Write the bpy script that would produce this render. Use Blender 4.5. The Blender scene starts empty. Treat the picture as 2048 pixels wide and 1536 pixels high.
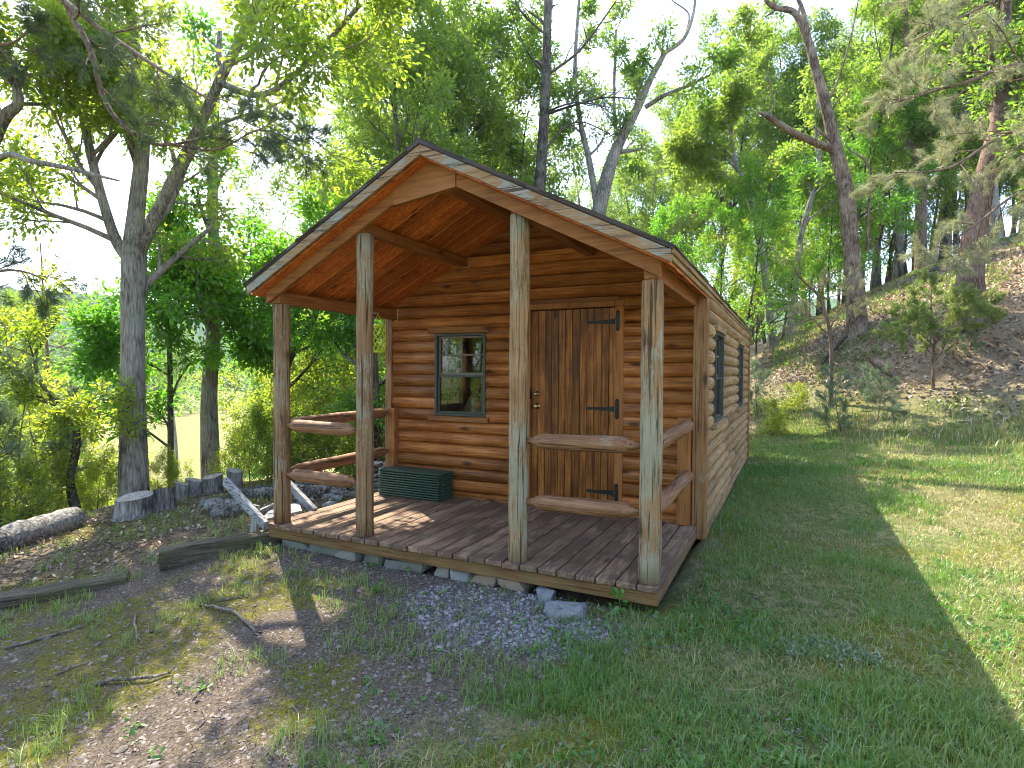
import bpy, math, random
import numpy as np
from mathutils import Vector, Matrix

# ---------------------------------------------------------------- camera, world, sun, exposure
scene = bpy.context.scene
COL = scene.collection
F_PX = 1148.36
PITCH, ROLL, YAW = -0.0199, 0.0055, -0.4512
CAM = np.array([4.3642, -3.8042, 1.413])
_fw = np.array([math.sin(YAW), math.cos(YAW), 0.0]); _r = np.array([math.cos(YAW), -math.sin(YAW), 0.0]); _up = np.array([0, 0, 1.0])
FWD = _fw * math.cos(PITCH) + _up * math.sin(PITCH)
_u2 = -_fw * math.sin(PITCH) + _up * math.cos(PITCH)
RGT = _r * math.cos(ROLL) + _u2 * math.sin(ROLL)
UPV = -_r * math.sin(ROLL) + _u2 * math.cos(ROLL)
cam_data = bpy.data.cameras.new('camera'); cam = bpy.data.objects.new('camera', cam_data); COL.objects.link(cam)
cam_data.sensor_width = 36.0; cam_data.lens = F_PX / 2048 * 36.0
cam_data.clip_start = 0.05; cam_data.clip_end = 5000
M = Matrix.Identity(4)
for i in range(3):
    M[i][0], M[i][1], M[i][2], M[i][3] = RGT[i], UPV[i], -FWD[i], CAM[i]
cam.matrix_world = M
scene.camera = cam

SUN_AZ, SUN_EL = math.radians(-54), math.radians(50)      # azimuth from +Y towards +X
world = bpy.data.worlds.new('World'); scene.world = world; world.use_nodes = True
wn = world.node_tree; bg = wn.nodes['Background']
sky = wn.nodes.new('ShaderNodeTexSky'); sky.sky_type = 'NISHITA'; sky.sun_disc = False
sky.sun_elevation = SUN_EL; sky.sun_rotation = SUN_AZ % (2 * math.pi)
sky.air_density = 0.8; sky.dust_density = 1.3; sky.ozone_density = 0.3
wn.links.new(sky.outputs[0], bg.inputs[0]); bg.inputs[1].default_value = 0.15
sun_d = bpy.data.lights.new('sun', 'SUN'); sun = bpy.data.objects.new('sun', sun_d); COL.objects.link(sun)
sun_d.energy = 3.0; sun_d.angle = math.radians(0.5); sun_d.color = (1.0, 0.90, 0.72)
SUN_DIR = Vector((math.sin(SUN_AZ) * math.cos(SUN_EL), math.cos(SUN_AZ) * math.cos(SUN_EL), math.sin(SUN_EL)))
sun.rotation_euler = SUN_DIR.to_track_quat('Z', 'Y').to_euler()
scene.view_settings.view_transform = 'Standard'; scene.view_settings.look = 'None'
scene.view_settings.exposure = 2.42; scene.view_settings.gamma = 1.0
scene.cycles.filter_width = 1.0; scene.cycles.use_denoising = True; scene.cycles.sample_clamp_indirect = 6
scene.cycles.max_bounces = 10; scene.cycles.diffuse_bounces = 6; scene.cycles.glossy_bounces = 3
scene.cycles.transmission_bounces = 6; scene.cycles.transparent_max_bounces = 8
scene.cycles.caustics_reflective = False; scene.cycles.caustics_refractive = False

rng = np.random.default_rng(11)
random.seed(5)

# ---------------------------------------------------------------- placing helpers (real points in the place)
def pd(u, v, d):
    return CAM + d * (FWD + RGT * (u - 1024) / F_PX + UPV * (768 - v) / F_PX)

# terrain heights from surveyed points, thin plate spline
_cp = []
def _pz(u, v, z):
    d = FWD + RGT * (u - 1024) / F_PX + UPV * (768 - v) / F_PX
    p = CAM + d * ((z - CAM[2]) / d[2]); _cp.append((p[0], p[1], z))
for a in [(320,1147,-.34),(560,1100,-.215),(700,1128,-.215),(880,1165,-.22),(1065,1198,-.23),(1300,1216,-.18),(0,1250,-.5),
          (230,1185,-.44),(0,1536,-.5),(600,1536,-.4),(1024,1536,-.32),(1500,1536,-.2),(2048,1536,-.13),(1500,1300,-.16),
          (2048,1200,-.08),(400,1090,-.26),(150,1045,-.42),(285,1028,-.38),(340,1010,-.36),(440,990,-.36),
          (480,1050,-.26),(620,1000,-.29),(0,1090,-.52)]:
    _pz(*a)
_cp += [(3.75,1.8,-.14),(3.75,4.5,-.13),(3.75,7.7,-.12),(5.3,5.2,-.14),(5.6,2,-.13),(6.5,0,-.05),(7.16,5.97,.12),(8.11,9.33,.5),(4.16,11.2,.16),
        (6.03,14.82,2.55),(8.15,13.06,2.75),(7.15,11.43,1.15),(8.75,11.67,1.9),(12.82,29.3,7.3),(5.63,23.5,3.9),(3.11,24.5,2.4),
        (9.5,6,.75),(10,1,.5),(13,4,2.2),(5.6,10.6,.35),(6.2,9.2,.22),(8,-5,0.),(4,-8,-.3),(0,-6,-.6),
        (1.8,4.5,-.3),(-.1,4.5,-.3),(-.6,5.5,-.32),(0,9,-.3),(2,11,-.05),(-2.4,4.6,-.45),(-3.6,2.4,-.45),
        (-4.3,1.6,-.5),(-5.2,1.0,-.75),(-5.0,3.0,-.65),(-5.2,5.5,-1.1),(-4,9,-1.0),(-7,3.5,-1.9),(-7,8,-2.1),(-10,6,-3.6),(-4.5,-2.5,-1.0),(-7,-3,-2.2),
        (-12,0,-4.0),(-10,14,-3.4),(-3,16,-1.2),(-16,8,-5.8),(-22,14,-7.2),(-18,30,-5.5),(-34,24,-8.3),(-45,10,-8.8),(-60,60,-9),(-30,50,-7.5),
        (-8,30,-1.5),(-10,50,-2),(5,50,5),(30,50,7.5),(30,20,8.5),(22,32,8.6),(40,0,9),(20,-20,4),(0,-30,-2),(-30,-20,-7.5),(-60,0,-9),(60,60,6),(0,80,4)]
_cp = np.array(_cp)
def _phi(r2):
    return np.where(r2 > 1e-9, 0.5 * r2 * np.log(np.maximum(r2, 1e-9)), 0.0)
_n = len(_cp); _d2 = ((_cp[:, None, :2] - _cp[None, :, :2]) ** 2).sum(2)
_A = np.zeros((_n + 3, _n + 3)); _A[:_n, :_n] = _phi(_d2) + np.eye(_n) * 0.3
_A[:_n, _n] = 1; _A[:_n, _n + 1:] = _cp[:, :2]; _A[_n:, :_n] = _A[:_n, _n:].T
_w = np.linalg.solve(_A, np.concatenate([_cp[:, 2], [0, 0, 0]]))

def _hash(ix, iy, s):
    h = (ix.astype(np.int64) * 374761393 + iy.astype(np.int64) * 668265263 + s * 974711) & 0x7fffffff
    h = ((h ^ (h >> 13)) * 1274126177) & 0x7fffffff
    return ((h ^ (h >> 16)) & 0xffff) / 65535.0
def vnoise(x, y, scale, seed=0):
    x = np.asarray(x) / scale; y = np.asarray(y) / scale
    ix = np.floor(x); iy = np.floor(y); fx = x - ix; fy = y - iy
    fx = fx * fx * (3 - 2 * fx); fy = fy * fy * (3 - 2 * fy)
    a = _hash(ix, iy, seed); b = _hash(ix + 1, iy, seed); c = _hash(ix, iy + 1, seed); d = _hash(ix + 1, iy + 1, seed)
    return (a * (1 - fx) + b * fx) * (1 - fy) + (c * (1 - fx) + d * fx) * fy
def sstep(a, b, x):
    t = np.clip((x - a) / (b - a), 0, 1); return t * t * (3 - 2 * t)

def ground_z(x, y, fine=True):
    x = np.atleast_1d(np.asarray(x, float)); y = np.atleast_1d(np.asarray(y, float))
    rr = np.hypot(x, y)
    k = np.minimum(1.0, 75.0 / np.maximum(rr, 1e-6)); xs = x * k; ys = y * k
    z = np.full(x.shape, _w[_n]) + _w[_n + 1] * xs + _w[_n + 2] * ys
    for i in range(_n):
        z += _w[i] * _phi((xs - _cp[i, 0]) ** 2 + (ys - _cp[i, 1]) ** 2)
    # far: valley floor to the left, wooded rise to the right
    side = (x * 0.80 + y * 0.30) / np.maximum(rr, 1e-6)
    far = -9.0 + 14 * sstep(0.05, 0.8, side)
    z = z + (far - z) * sstep(45, 75, rr)
    if fine:
        near = 1 - sstep(25, 45, rr)
        z = z + near * ((vnoise(x, y, 1.3, 3) - .5) * .07 + (vnoise(x, y, .35, 4) - .5) * .03 + (vnoise(x, y, .11, 6) - .5) * .012) \
            * (0.4 + 0.6 * sstep(1.5, 5, rr))
    return z
def gz(x, y): return float(ground_z(x, y)[0])
def on_ground(u, d):
    p = pd(u, 748, d); return Vector((p[0], p[1], gz(p[0], p[1])))

# ---------------------------------------------------------------- object helpers
ORIG = {}
def tag(o, label=None, cat=None, group=None, kind=None):
    if label: o['label'] = label
    if cat: o['category'] = cat
    if group: o['group'] = group
    if kind: o['kind'] = kind
    return o
def thing(name, label, cat, loc=(0, 0, 0), group=None):
    o = bpy.data.objects.new(name, None); COL.objects.link(o); o.location = loc; o.empty_display_size = .1
    ORIG[o] = Vector(loc); return tag(o, label, cat, group)
def raw_mesh(name, verts, loops, starts, totals, mat, smooth=False):
    me = bpy.data.meshes.new(name)
    me.vertices.add(len(verts)); me.vertices.foreach_set('co', np.asarray(verts, np.float32).ravel())
    me.loops.add(len(loops)); me.loops.foreach_set('vertex_index', np.asarray(loops, np.int32))
    me.polygons.add(len(starts)); me.polygons.foreach_set('loop_start', np.asarray(starts, np.int32))
    me.polygons.foreach_set('loop_total', np.asarray(totals, np.int32))
    if smooth: me.polygons.foreach_set('use_smooth', np.ones(len(starts), bool))
    me.materials.append(mat); me.update(calc_edges=True); return me
def link(name, me, parent=None):
    o = bpy.data.objects.new(name, me); COL.objects.link(o)
    if parent is not None: o.parent = parent; ORIG[o] = ORIG[parent]
    return o

class MB:
    """collects shapes in world coordinates and links them as one mesh object"""
    def __init__(s): s.v = []; s.f = []; s.sm = []
    def add(s, verts, faces, smooth=False):
        b = len(s.v); s.v += [tuple(p) for p in verts]
        s.f += [tuple(b + i for i in f) for f in faces]; s.sm += [smooth] * len(faces); return s
    def box(s, x0, x1, y0, y1, z0, z1, c=0.0):
        return s.obox(((x0+x1)/2, (y0+y1)/2, (z0+z1)/2), ((1,0,0),(0,1,0),(0,0,1)), ((x1-x0)/2, (y1-y0)/2, (z1-z0)/2), c)
    def obox(s, c, ax, h, ch=0.0):
        """box with optionally chamfered edges: ch > 0 chamfers all edges"""
        c = Vector(c); ax = [Vector(a).normalized() for a in ax]
        if ch <= 0 or ch > min(h) * .9:
            vs = [c + ax[0]*h[0]*i + ax[1]*h[1]*j + ax[2]*h[2]*k for i in (-1,1) for j in (-1,1) for k in (-1,1)]
            return s.add(vs, [(0,1,3,2),(4,6,7,5),(0,4,5,1),(2,3,7,6),(0,2,6,4),(1,5,7,3)])
        vs = []; idx = {}
        for i in (-1,1):
            for j in (-1,1):
                for k in (-1,1):
                    sg = (i,j,k)
                    for a in range(3):
                        q = [sg[t]*(h[t]-(ch if t != a else 0)) for t in range(3)]
                        idx[(i,j,k,a)] = len(vs); vs.append(c + ax[0]*q[0] + ax[1]*q[1] + ax[2]*q[2])
        F = []
        for a in range(3):
            b, d = (a+1) % 3, (a+2) % 3
            for sg in (-1,1):
                quad = []
                for (p, q) in ((-1,-1),(1,-1),(1,1),(-1,1)):
                    t = [0,0,0]; t[a] = sg; t[b] = p; t[d] = q; quad.append(idx[(t[0],t[1],t[2],a)])
                F.append(tuple(quad if sg > 0 else quad[::-1]))
        for a in range(3):
            b, d = (a+1) % 3, (a+2) % 3
            for p in (-1,1):
                for q in (-1,1):
                    lo = [0,0,0]; hi = [0,0,0]; lo[a] = -1; hi[a] = 1; lo[b] = hi[b] = p; lo[d] = hi[d] = q
                    f = (idx[tuple(lo)+(b,)], idx[tuple(hi)+(b,)], idx[tuple(hi)+(d,)], idx[tuple(lo)+(d,)])
                    F.append(f if p*q > 0 else f[::-1])
        for i in (-1,1):
            for j in (-1,1):
                for k in (-1,1):
                    f = (idx[(i,j,k,0)], idx[(i,j,k,1)], idx[(i,j,k,2)])
                    F.append(f if i*j*k > 0 else f[::-1])
        return s.add(vs, F)
    def bar(s, a, b, w, t, up=(0,0,1), ch=0.0):
        a = Vector(a); b = Vector(b); d = (b-a); L = d.length; d.normalize(); up = Vector(up)
        sd = d.cross(up).normalized(); u = sd.cross(d).normalized()
        return s.obox((a+b)/2, (d, sd, u), (L/2, w/2, t/2), ch)
    def tube(s, pts, rad, n=10, cap=True, smooth=True, wob=0.0, seed=0):
        pts = [Vector(p) for p in pts]; rr = random.Random(seed); N = len(pts); vs = []; fs = []; u = None
        for i, p in enumerate(pts):
            d = (pts[min(i+1, N-1)] - pts[max(i-1, 0)]).normalized()
            if u is None:
                u = d.orthogonal().normalized()
            u = (u - d * u.dot(d)).normalized(); w = d.cross(u)
            for k in range(n):
                a = 2*math.pi*k/n; r = rad[i] * (1 + wob * rr.uniform(-1, 1))
                vs.append(p + (u*math.cos(a) + w*math.sin(a)) * r)
        for i in range(N-1):
            for k in range(n):
                fs.append((i*n+k, i*n+(k+1) % n, (i+1)*n+(k+1) % n, (i+1)*n+k))
        s.add(vs, fs, smooth)
        if cap:
            b = len(s.v) - N*n
            s.f.append(tuple(b + k for k in range(n))[::-1]); s.sm.append(False)
            s.f.append(tuple(b + (N-1)*n + k for k in range(n))); s.sm.append(False)
        return s
    def lathe(s, c, prof, n=16):
        c = Vector(c); vs = []; fs = []
        for (r, z) in prof:
            for k in range(n):
                a = 2*math.pi*k/n; vs.append(c + Vector((r*math.cos(a), r*math.sin(a), z)))
        for i in range(len(prof)-1):
            for k in range(n): fs.append((i*n+k, i*n+(k+1) % n, (i+1)*n+(k+1) % n, (i+1)*n+k))
        return s.add(vs, fs, True)
    def prism(s, poly, d, off):
        """poly: 3d points of a planar outline, extruded by vector d"""
        off = Vector(off); d = Vector(d); n = len(poly)
        vs = [Vector(p)+off for p in poly] + [Vector(p)+off+d for p in poly]
        fs = [tuple(range(n))[::-1], tuple(range(n, 2*n))] + [(i, (i+1) % n, n+(i+1) % n, n+i) for i in range(n)]
        return s.add(vs, fs)
    def build(s, name, mat, parent=None, loc=None):
        o0 = ORIG[parent] if parent is not None else Vector(loc or (0, 0, 0))
        me = bpy.data.meshes.new(name)
        me.from_pydata([Vector(p) - o0 for p in s.v], [], s.f)
        me.polygons.foreach_set('use_smooth', s.sm); me.materials.append(mat); me.update()
        o = bpy.data.objects.new(name, me); COL.objects.link(o)
        if parent is not None: o.parent = parent
        else: o.location = o0
        ORIG[o] = o0; return o

# ---------------------------------------------------------------- materials
def new_mat(name):
    m = bpy.data.materials.new(name); m.use_nodes = True
    nt = m.node_tree; nt.nodes.clear(); return m, nt
class NT:
    def __init__(s, nt): s.nt = nt
    def n(s, t, **kw):
        nd = s.nt.nodes.new(t)
        for k, v in kw.items():
            if k.startswith('i_'):
                key = k[2:]; key = int(key) if key.isdigit() else key
                nd.inputs[key].default_value = v
            else: setattr(nd, k, v)
        return nd
    def l(s, a, b): s.nt.links.new(a, b)
    def ramp(s, fac, stops, interp='LINEAR'):
        r = s.n('ShaderNodeValToRGB'); r.color_ramp.interpolation = interp
        el = r.color_ramp.elements
        while len(el) < len(stops): el.new(0.5)
        for e, (p, c) in zip(el, stops):
            e.position = p; e.color = tuple(c) + (1,) if len(c) == 3 else c
        s.l(fac, r.inputs[0]); return r.outputs[0]
    def noise(s, vec, scale, detail=4, rough=.55, dist=0, dim='3D'):
        n = s.n('ShaderNodeTexNoise', noise_dimensions=dim); n.inputs['Scale'].default_value = scale; n.inputs['Detail'].default_value = detail
        n.inputs['Roughness'].default_value = rough; n.inputs['Distortion'].default_value = dist
        if vec is not None: s.l(vec, n.inputs['Vector'])
        return n.outputs['Fac']
    def mapping(s, vec, scale=(1,1,1), loc=(0,0,0)):
        m = s.n('ShaderNodeMapping'); m.inputs['Scale'].default_value = scale; m.inputs['Location'].default_value = loc
        s.l(vec, m.inputs['Vector']); return m.outputs[0]
    def mix(s, fac, a, b, blend='MIX'):
        m = s.n('ShaderNodeMix', data_type='RGBA', blend_type=blend)
        for inp, v in ((m.inputs[0], fac), (m.inputs[6], a), (m.inputs[7], b)):
            if hasattr(v, 'links') or isinstance(v, bpy.types.NodeSocket): s.l(v, inp)
            elif isinstance(v, (int, float)): inp.default_value = v
            else: inp.default_value = tuple(v) + (1,) if len(v) == 3 else v
        return m.outputs[2]
    def math(s, op, a, b=None, c=None):
        m = s.n('ShaderNodeMath', operation=op)
        for i, v in enumerate((a, b, c)):
            if v is None: continue
            if isinstance(v, bpy.types.NodeSocket): s.l(v, m.inputs[i])
            else: m.inputs[i].default_value = v
        return m.outputs[0]
    def out(s, col, rough=.8, bump=None, bstr=.3, bdist=.01, spec=.3, metal=0.0):
        p = s.n('ShaderNodeBsdfPrincipled'); o = s.n('ShaderNodeOutputMaterial')
        if isinstance(col, bpy.types.NodeSocket): s.l(col, p.inputs['Base Color'])
        else: p.inputs['Base Color'].default_value = tuple(col) + (1,)
        if isinstance(rough, bpy.types.NodeSocket): s.l(rough, p.inputs['Roughness'])
        else: p.inputs['Roughness'].default_value = rough
        p.inputs['Specular IOR Level'].default_value = spec; p.inputs['Metallic'].default_value = metal
        if bump is not None:
            b = s.n('ShaderNodeBump'); b.inputs['Strength'].default_value = bstr; b.inputs['Distance'].default_value = bdist
            s.l(bump, b.inputs['Height']); s.l(b.outputs[0], p.inputs['Normal'])
        s.l(p.outputs[0], o.inputs[0]); return p

def wood(name, dark, mid, light, axis, knots=.5, weather=None, wamt=.5, moss=0.0, rough=.65, bump=.35, var=.35, grain=26, checks=0.0, wfr=30):
    m, nt = new_mat(name); N = NT(nt)
    tc = N.n('ShaderNodeTexCoord').outputs['Object']
    isl = N.n('ShaderNodeNewGeometry').outputs['Random Per Island']
    off = N.n('ShaderNodeVectorMath', operation='MULTIPLY_ADD'); cmb = N.n('ShaderNodeCombineXYZ')
    for i in range(3): N.l(isl, cmb.inputs[i])
    N.l(cmb.outputs[0], off.inputs[0]); off.inputs[1].default_value = (37.0, 53.0, 41.0); N.l(tc, off.inputs[2])
    v = off.outputs[0]
    sc = [grain] * 3; sc['XYZ'.index(axis)] = 1.1
    mp = N.mapping(v, sc)
    g = N.noise(mp, 1.0, 6, .6, 1.2)
    sc2 = [grain * 3.2] * 3; sc2['XYZ'.index(axis)] = 3.0
    g2 = N.noise(N.mapping(v, sc2), 1.0, 3, .6)
    big = N.noise(v, 2.6, 4, .65)
    fac = N.math('ADD', N.math('MULTIPLY', g, .75), N.math('MULTIPLY', big, .50))
    fac = N.math('ADD', N.math('SUBTRACT', fac, .075), N.math('MULTIPLY', N.math('SUBTRACT', g2, .5), .6))
    col = N.ramp(fac, [(.30, dark), (.52, mid), (.72, light)])
    tone = N.math('ADD', 1 - var, N.math('MULTIPLY', isl, 2 * var))
    col = N.mix(1.0, col, N.mix(0.0, N.n('ShaderNodeCombineColor').outputs[0], (1, 1, 1)), 'MULTIPLY') if False else col
    hs = N.n('ShaderNodeHueSaturation'); N.l(tone, hs.inputs['Value']); N.l(col, hs.inputs['Color']); col = hs.outputs[0]
    if knots > 0:
        sk = [7.5] * 3; sk['XYZ'.index(axis)] = 2.6
        vo = N.n('ShaderNodeTexVoronoi'); N.l(N.mapping(v, sk), vo.inputs['Vector']); vo.inputs['Scale'].default_value = 1.0
        sepc = N.n('ShaderNodeSeparateColor'); N.l(vo.outputs['Color'], sepc.inputs[0])
        on = N.math('LESS_THAN', sepc.outputs[0], knots)
        kn = N.math('MULTIPLY', N.ramp(vo.outputs['Distance'], [(.09, (1, 1, 1)), (.25, (0, 0, 0))]), on)
        col = N.mix(N.math('MULTIPLY', kn, .85), col, tuple(c * .22 for c in dark))
    if weather is not None:
        sw = [wfr] * 3; sw['XYZ'.index(axis)] = wfr * .16
        w1 = N.noise(N.mapping(v, sw), 1.0, 8, .75, .8); w2 = N.noise(v, 2.3, 4, .6)
        wf = N.math('ADD', N.math('MULTIPLY', w1, .6), N.math('MULTIPLY', w2, .5))
        lo = .72 - .42 * wamt
        wf = N.ramp(wf, [(lo, (0, 0, 0)), (lo + .07, (1, 1, 1))])
        wcol = N.mix(g2, tuple(c * .55 for c in weather), tuple(min(1, c * 1.25) for c in weather))
        col = N.mix(wf, col, wcol)
    if checks > 0:
        sw = [60] * 3; sw['XYZ'.index(axis)] = 1.6
        ck = N.noise(N.mapping(v, sw), 1.0, 2, .5, .5)
        ck = N.ramp(ck, [(.36, (1, 1, 1)), (.42, (0, 0, 0))])
        col = N.mix(N.math('MULTIPLY', ck, checks), col, tuple(c * .25 for c in dark))
    if moss > 0:
        ms = N.noise(tc, 5.0, 5, .65)
        col = N.mix(N.math('MULTIPLY', N.ramp(ms, [(.45, (0, 0, 0)), (.62, (1, 1, 1))]), moss), col, (.10, .115, .045))
    N.out(col, rough, N.math('ADD', g, N.math('MULTIPLY', g2, .6)), bump, .006, .3); return m

def plain(name, col, rough=.5, metal=0.0, nz=.25, scale=30, spec=.5):
    m, nt = new_mat(name); N = NT(nt); tc = N.n('ShaderNodeTexCoord').outputs['Object']
    f = N.noise(tc, scale, 4, .6)
    c = N.mix(f, tuple(x * (1 - nz) for x in col), tuple(min(1, x * (1 + nz)) for x in col))
    N.out(c, rough, f, .15, .003, spec, metal); return m

def stone_mat(name, a, b, c, scale=9, bump=.5, moss=0.0):
    m, nt = new_mat(name); N = NT(nt); tc = N.n('ShaderNodeTexCoord').outputs['Object']
    isl = N.n('ShaderNodeNewGeometry').outputs['Random Per Island']
    oi = N.n('ShaderNodeObjectInfo').outputs['Random']
    f = N.noise(tc, scale, 6, .65)
    f2 = N.math('ADD', N.math('MULTIPLY', f, .6), N.math('MULTIPLY', N.math('FRACT', N.math('ADD', isl, oi)), .45))
    col = N.ramp(f2, [(.25, a), (.5, b), (.8, c)])
    if moss:
        col = N.mix(N.math('MULTIPLY', N.ramp(N.noise(tc, 4, 4), [(.5, (0,0,0)), (.62, (1,1,1))]), moss), col, (.10, .12, .04))
    N.out(col, .85, f, bump, .02, .25); return m

def leaf_mat(name, cols, tcol, trans=.45, gloss=.06):
    m, nt = new_mat(name); N = NT(nt)
    isl = N.n('ShaderNodeNewGeometry').outputs['Random Per Island']
    oi = N.n('ShaderNodeObjectInfo').outputs['Random']
    tc = N.n('ShaderNodeTexCoord').outputs['Object']
    clump = N.noise(tc, .55, 2, .5)
    f = N.math('ADD', N.math('MULTIPLY', isl, .5), N.math('ADD', N.math('MULTIPLY', clump, .75), N.math('MULTIPLY', oi, .25)))
    f = N.math('MULTIPLY', f, .70)
    col = N.ramp(f, [(.18, cols[0]), (.48, cols[1]), (.8, cols[2])])
    tco = N.ramp(f, [(.18, tcol[0]), (.48, tcol[1]), (.8, tcol[2])])
    d = N.n('ShaderNodeBsdfDiffuse'); N.l(col, d.inputs[0])
    t = N.n('ShaderNodeBsdfTranslucent'); N.l(tco, t.inputs[0])
    g = N.n('ShaderNodeBsdfGlossy'); g.inputs['Roughness'].default_value = .45; g.inputs['Color'].default_value = (.8, .85, .8, 1)
    mx = N.n('ShaderNodeMixShader'); mx.inputs[0].default_value = trans; N.l(d.outputs[0], mx.inputs[1]); N.l(t.outputs[0], mx.inputs[2])
    m2 = N.n('ShaderNodeMixShader'); m2.inputs[0].default_value = gloss; N.l(mx.outputs[0], m2.inputs[1]); N.l(g.outputs[0], m2.inputs[2])
    o = N.n('ShaderNodeOutputMaterial'); N.l(m2.outputs[0], o.inputs[0]); return m

def bark_mat(name, a, b, c, vs=3.0, hs=22, lich=None, bump=.9):
    m, nt = new_mat(name); N = NT(nt); tc = N.n('ShaderNodeTexCoord').outputs['Object']
    g = N.noise(N.mapping(tc, (hs, hs, vs)), 1.0, 5, .65, .8)
    vo = N.n('ShaderNodeTexVoronoi', feature='DISTANCE_TO_EDGE'); N.l(N.mapping(tc, (hs, hs, vs * 1.2)), vo.inputs['Vector']); vo.inputs['Scale'].default_value = .8
    h = N.math('ADD', N.math('MULTIPLY', g, .95), N.math('MULTIPLY', N.math('MINIMUM', vo.outputs['Distance'], .25), .7))
    big = N.noise(tc, 1.7, 3)
    f = N.math('ADD', N.math('MULTIPLY', h, .75), N.math('MULTIPLY', N.math('SUBTRACT', big, .5), .6))
    col = N.ramp(f, [(.26, a), (.42, b), (.66, c)])
    if lich: col = N.mix(N.ramp(N.noise(tc, 3.2, 5, .7), [(.50, (0,0,0)), (.66, (.75,.75,.75))]), col, lich)
    N.out(col, .9, h, bump, .03, .15); return m

MAT = {}
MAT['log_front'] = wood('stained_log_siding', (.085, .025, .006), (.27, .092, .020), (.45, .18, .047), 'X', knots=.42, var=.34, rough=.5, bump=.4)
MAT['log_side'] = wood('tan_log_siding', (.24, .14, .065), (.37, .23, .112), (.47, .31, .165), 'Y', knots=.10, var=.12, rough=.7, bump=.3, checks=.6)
MAT['board_z'] = wood('stained_trim_upright', (.14, .05, .013), (.29, .115, .03), (.38, .165, .05), 'Z', knots=.25, var=.15)
MAT['board_x'] = wood('stained_trim_level', (.13, .048, .014), (.25, .10, .028), (.34, .145, .045), 'X', knots=.2, var=.15)
MAT['beam_y'] = wood('stained_beam', (.12, .042, .011), (.25, .095, .024), (.35, .14, .04), 'Y', knots=.2, var=.15)
MAT['corner_w'] = wood('weathered_corner_board', (.15, .065, .024), (.28, .14, .055), (.36, .20, .09), 'Z', knots=.3, var=.1, weather=(.34, .29, .20), wamt=.25, checks=.6)
MAT['ceil'] = wood('red_cedar_ceiling', (.14, .028, .006), (.43, .105, .02), (.62, .20, .04), 'X', knots=.45, var=.36, rough=.45, bump=.5)
MAT['post'] = wood('peeling_grey_post', (.12, .058, .024), (.30, .165, .075), (.42, .26, .13), 'Z', knots=.5, weather=(.37, .325, .225), wamt=.46, moss=.2, rough=.85, bump=1.0, var=.1, grain=34, checks=.8, wfr=52)
MAT['post2'] = wood('brown_weathered_post', (.10, .05, .022), (.24, .135, .065), (.34, .21, .11), 'Z', knots=.5, weather=(.34, .29, .20), wamt=.40, moss=.1, rough=.85, bump=1.0, var=.1, grain=34, checks=.85, wfr=52)
MAT['rail_x'] = wood('stained_rail_log', (.10, .045, .02), (.23, .105, .048), (.33, .18, .095), 'X', knots=.12, weather=(.34, .25, .17), wamt=.2, rough=.6, checks=.7, var=.12)
MAT['rail_y'] = wood('stained_rail_log_deep', (.10, .045, .02), (.23, .105, .048), (.33, .18, .095), 'Y', knots=.12, weather=(.34, .27, .20), wamt=.2, rough=.6, checks=.7, var=.12)
MAT['deck'] = wood('worn_deck_board', (.11, .06, .04), (.235, .14, .09), (.37, .24, .155), 'Y', knots=.14, weather=(.15, .085, .06), wamt=.5, moss=.3, rough=.75, var=.20, wfr=14)
MAT['rim'] = wood('mossy_rim_joist', (.08, .038, .013), (.20, .10, .036), (.30, .165, .065), 'X', knots=.25, moss=.45, rough=.8, checks=.5)
MAT['rim_y'] = wood('mossy_side_joist', (.12, .07, .035), (.23, .14, .075), (.32, .21, .12), 'Y', knots=.2, moss=.35, rough=.8, checks=.5)
MAT['fascia'] = wood('flaking_fascia', (.16, .085, .04), (.28, .165, .08), (.36, .23, .12), 'X', knots=.15, weather=(.33, .32, .28), wamt=.46, rough=.85, var=.06, checks=.8, wfr=40, bump=.8)
MAT['fascia_y'] = wood('eave_fascia', (.20, .12, .06), (.31, .20, .105), (.40, .28, .16), 'Y', knots=.15, weather=(.38, .33, .25), wamt=.3, rough=.85, var=.06, checks=.6)
MAT['door'] = wood('knotty_door_plank', (.05, .013, .003), (.19, .06, .011), (.40, .16, .035), 'Z', knots=.65, var=.36, rough=.4)
MAT['grey_plank'] = wood('silvered_plank', (.13, .135, .14), (.25, .26, .275), (.37, .385, .40), 'X', knots=.1, var=.15, rough=.85, checks=.8)
MAT['timber'] = wood('old_landscape_timber', (.022, .017, .012), (.06, .046, .033), (.13, .105, .08), 'X', knots=.1, moss=.4, rough=.9, bump=.9, checks=.7)
MAT['floor_in'] = wood('inside_floor', (.10, .06, .03), (.18, .11, .06), (.25, .16, .09), 'Y', knots=.2)
MAT['cutwood'] = wood('grey_cut_wood_end', (.16, .14, .12), (.32, .29, .26), (.45, .42, .38), 'Z', knots=0, var=.2, rough=.9, checks=.6)
MAT['metal_black'] = plain('black_iron', (.012, .012, .013), .45, .3)
MAT['brass'] = plain('worn_brass', (.45, .33, .16), .28, 1.0)
MAT['drip'] = plain('brown_drip_edge', (.05, .032, .026), .45, .2)
MAT['winframe'] = plain('bronze_green_window_frame', (.045, .052, .042), .5)
MAT['winlight'] = plain('pale_window_sash', (.34, .31, .24), .5)
MAT['muntin'] = plain('taupe_muntin', (.17, .14, .115), .5)
MAT['green'] = plain('dark_green_picket_paint', (.035, .075, .045), .6, nz=.4, scale=22)
MAT['yellow'] = plain('yellow_green_cord', (.62, .72, .02), .55)
MAT['cable'] = plain('white_cable', (.55, .50, .42), .6)
MAT['shade'] = plain('beige_lamp_shade', (.50, .38, .22), .8)
MAT['darkfurn'] = plain('dark_furniture', (.03, .026, .022), .5)
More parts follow.
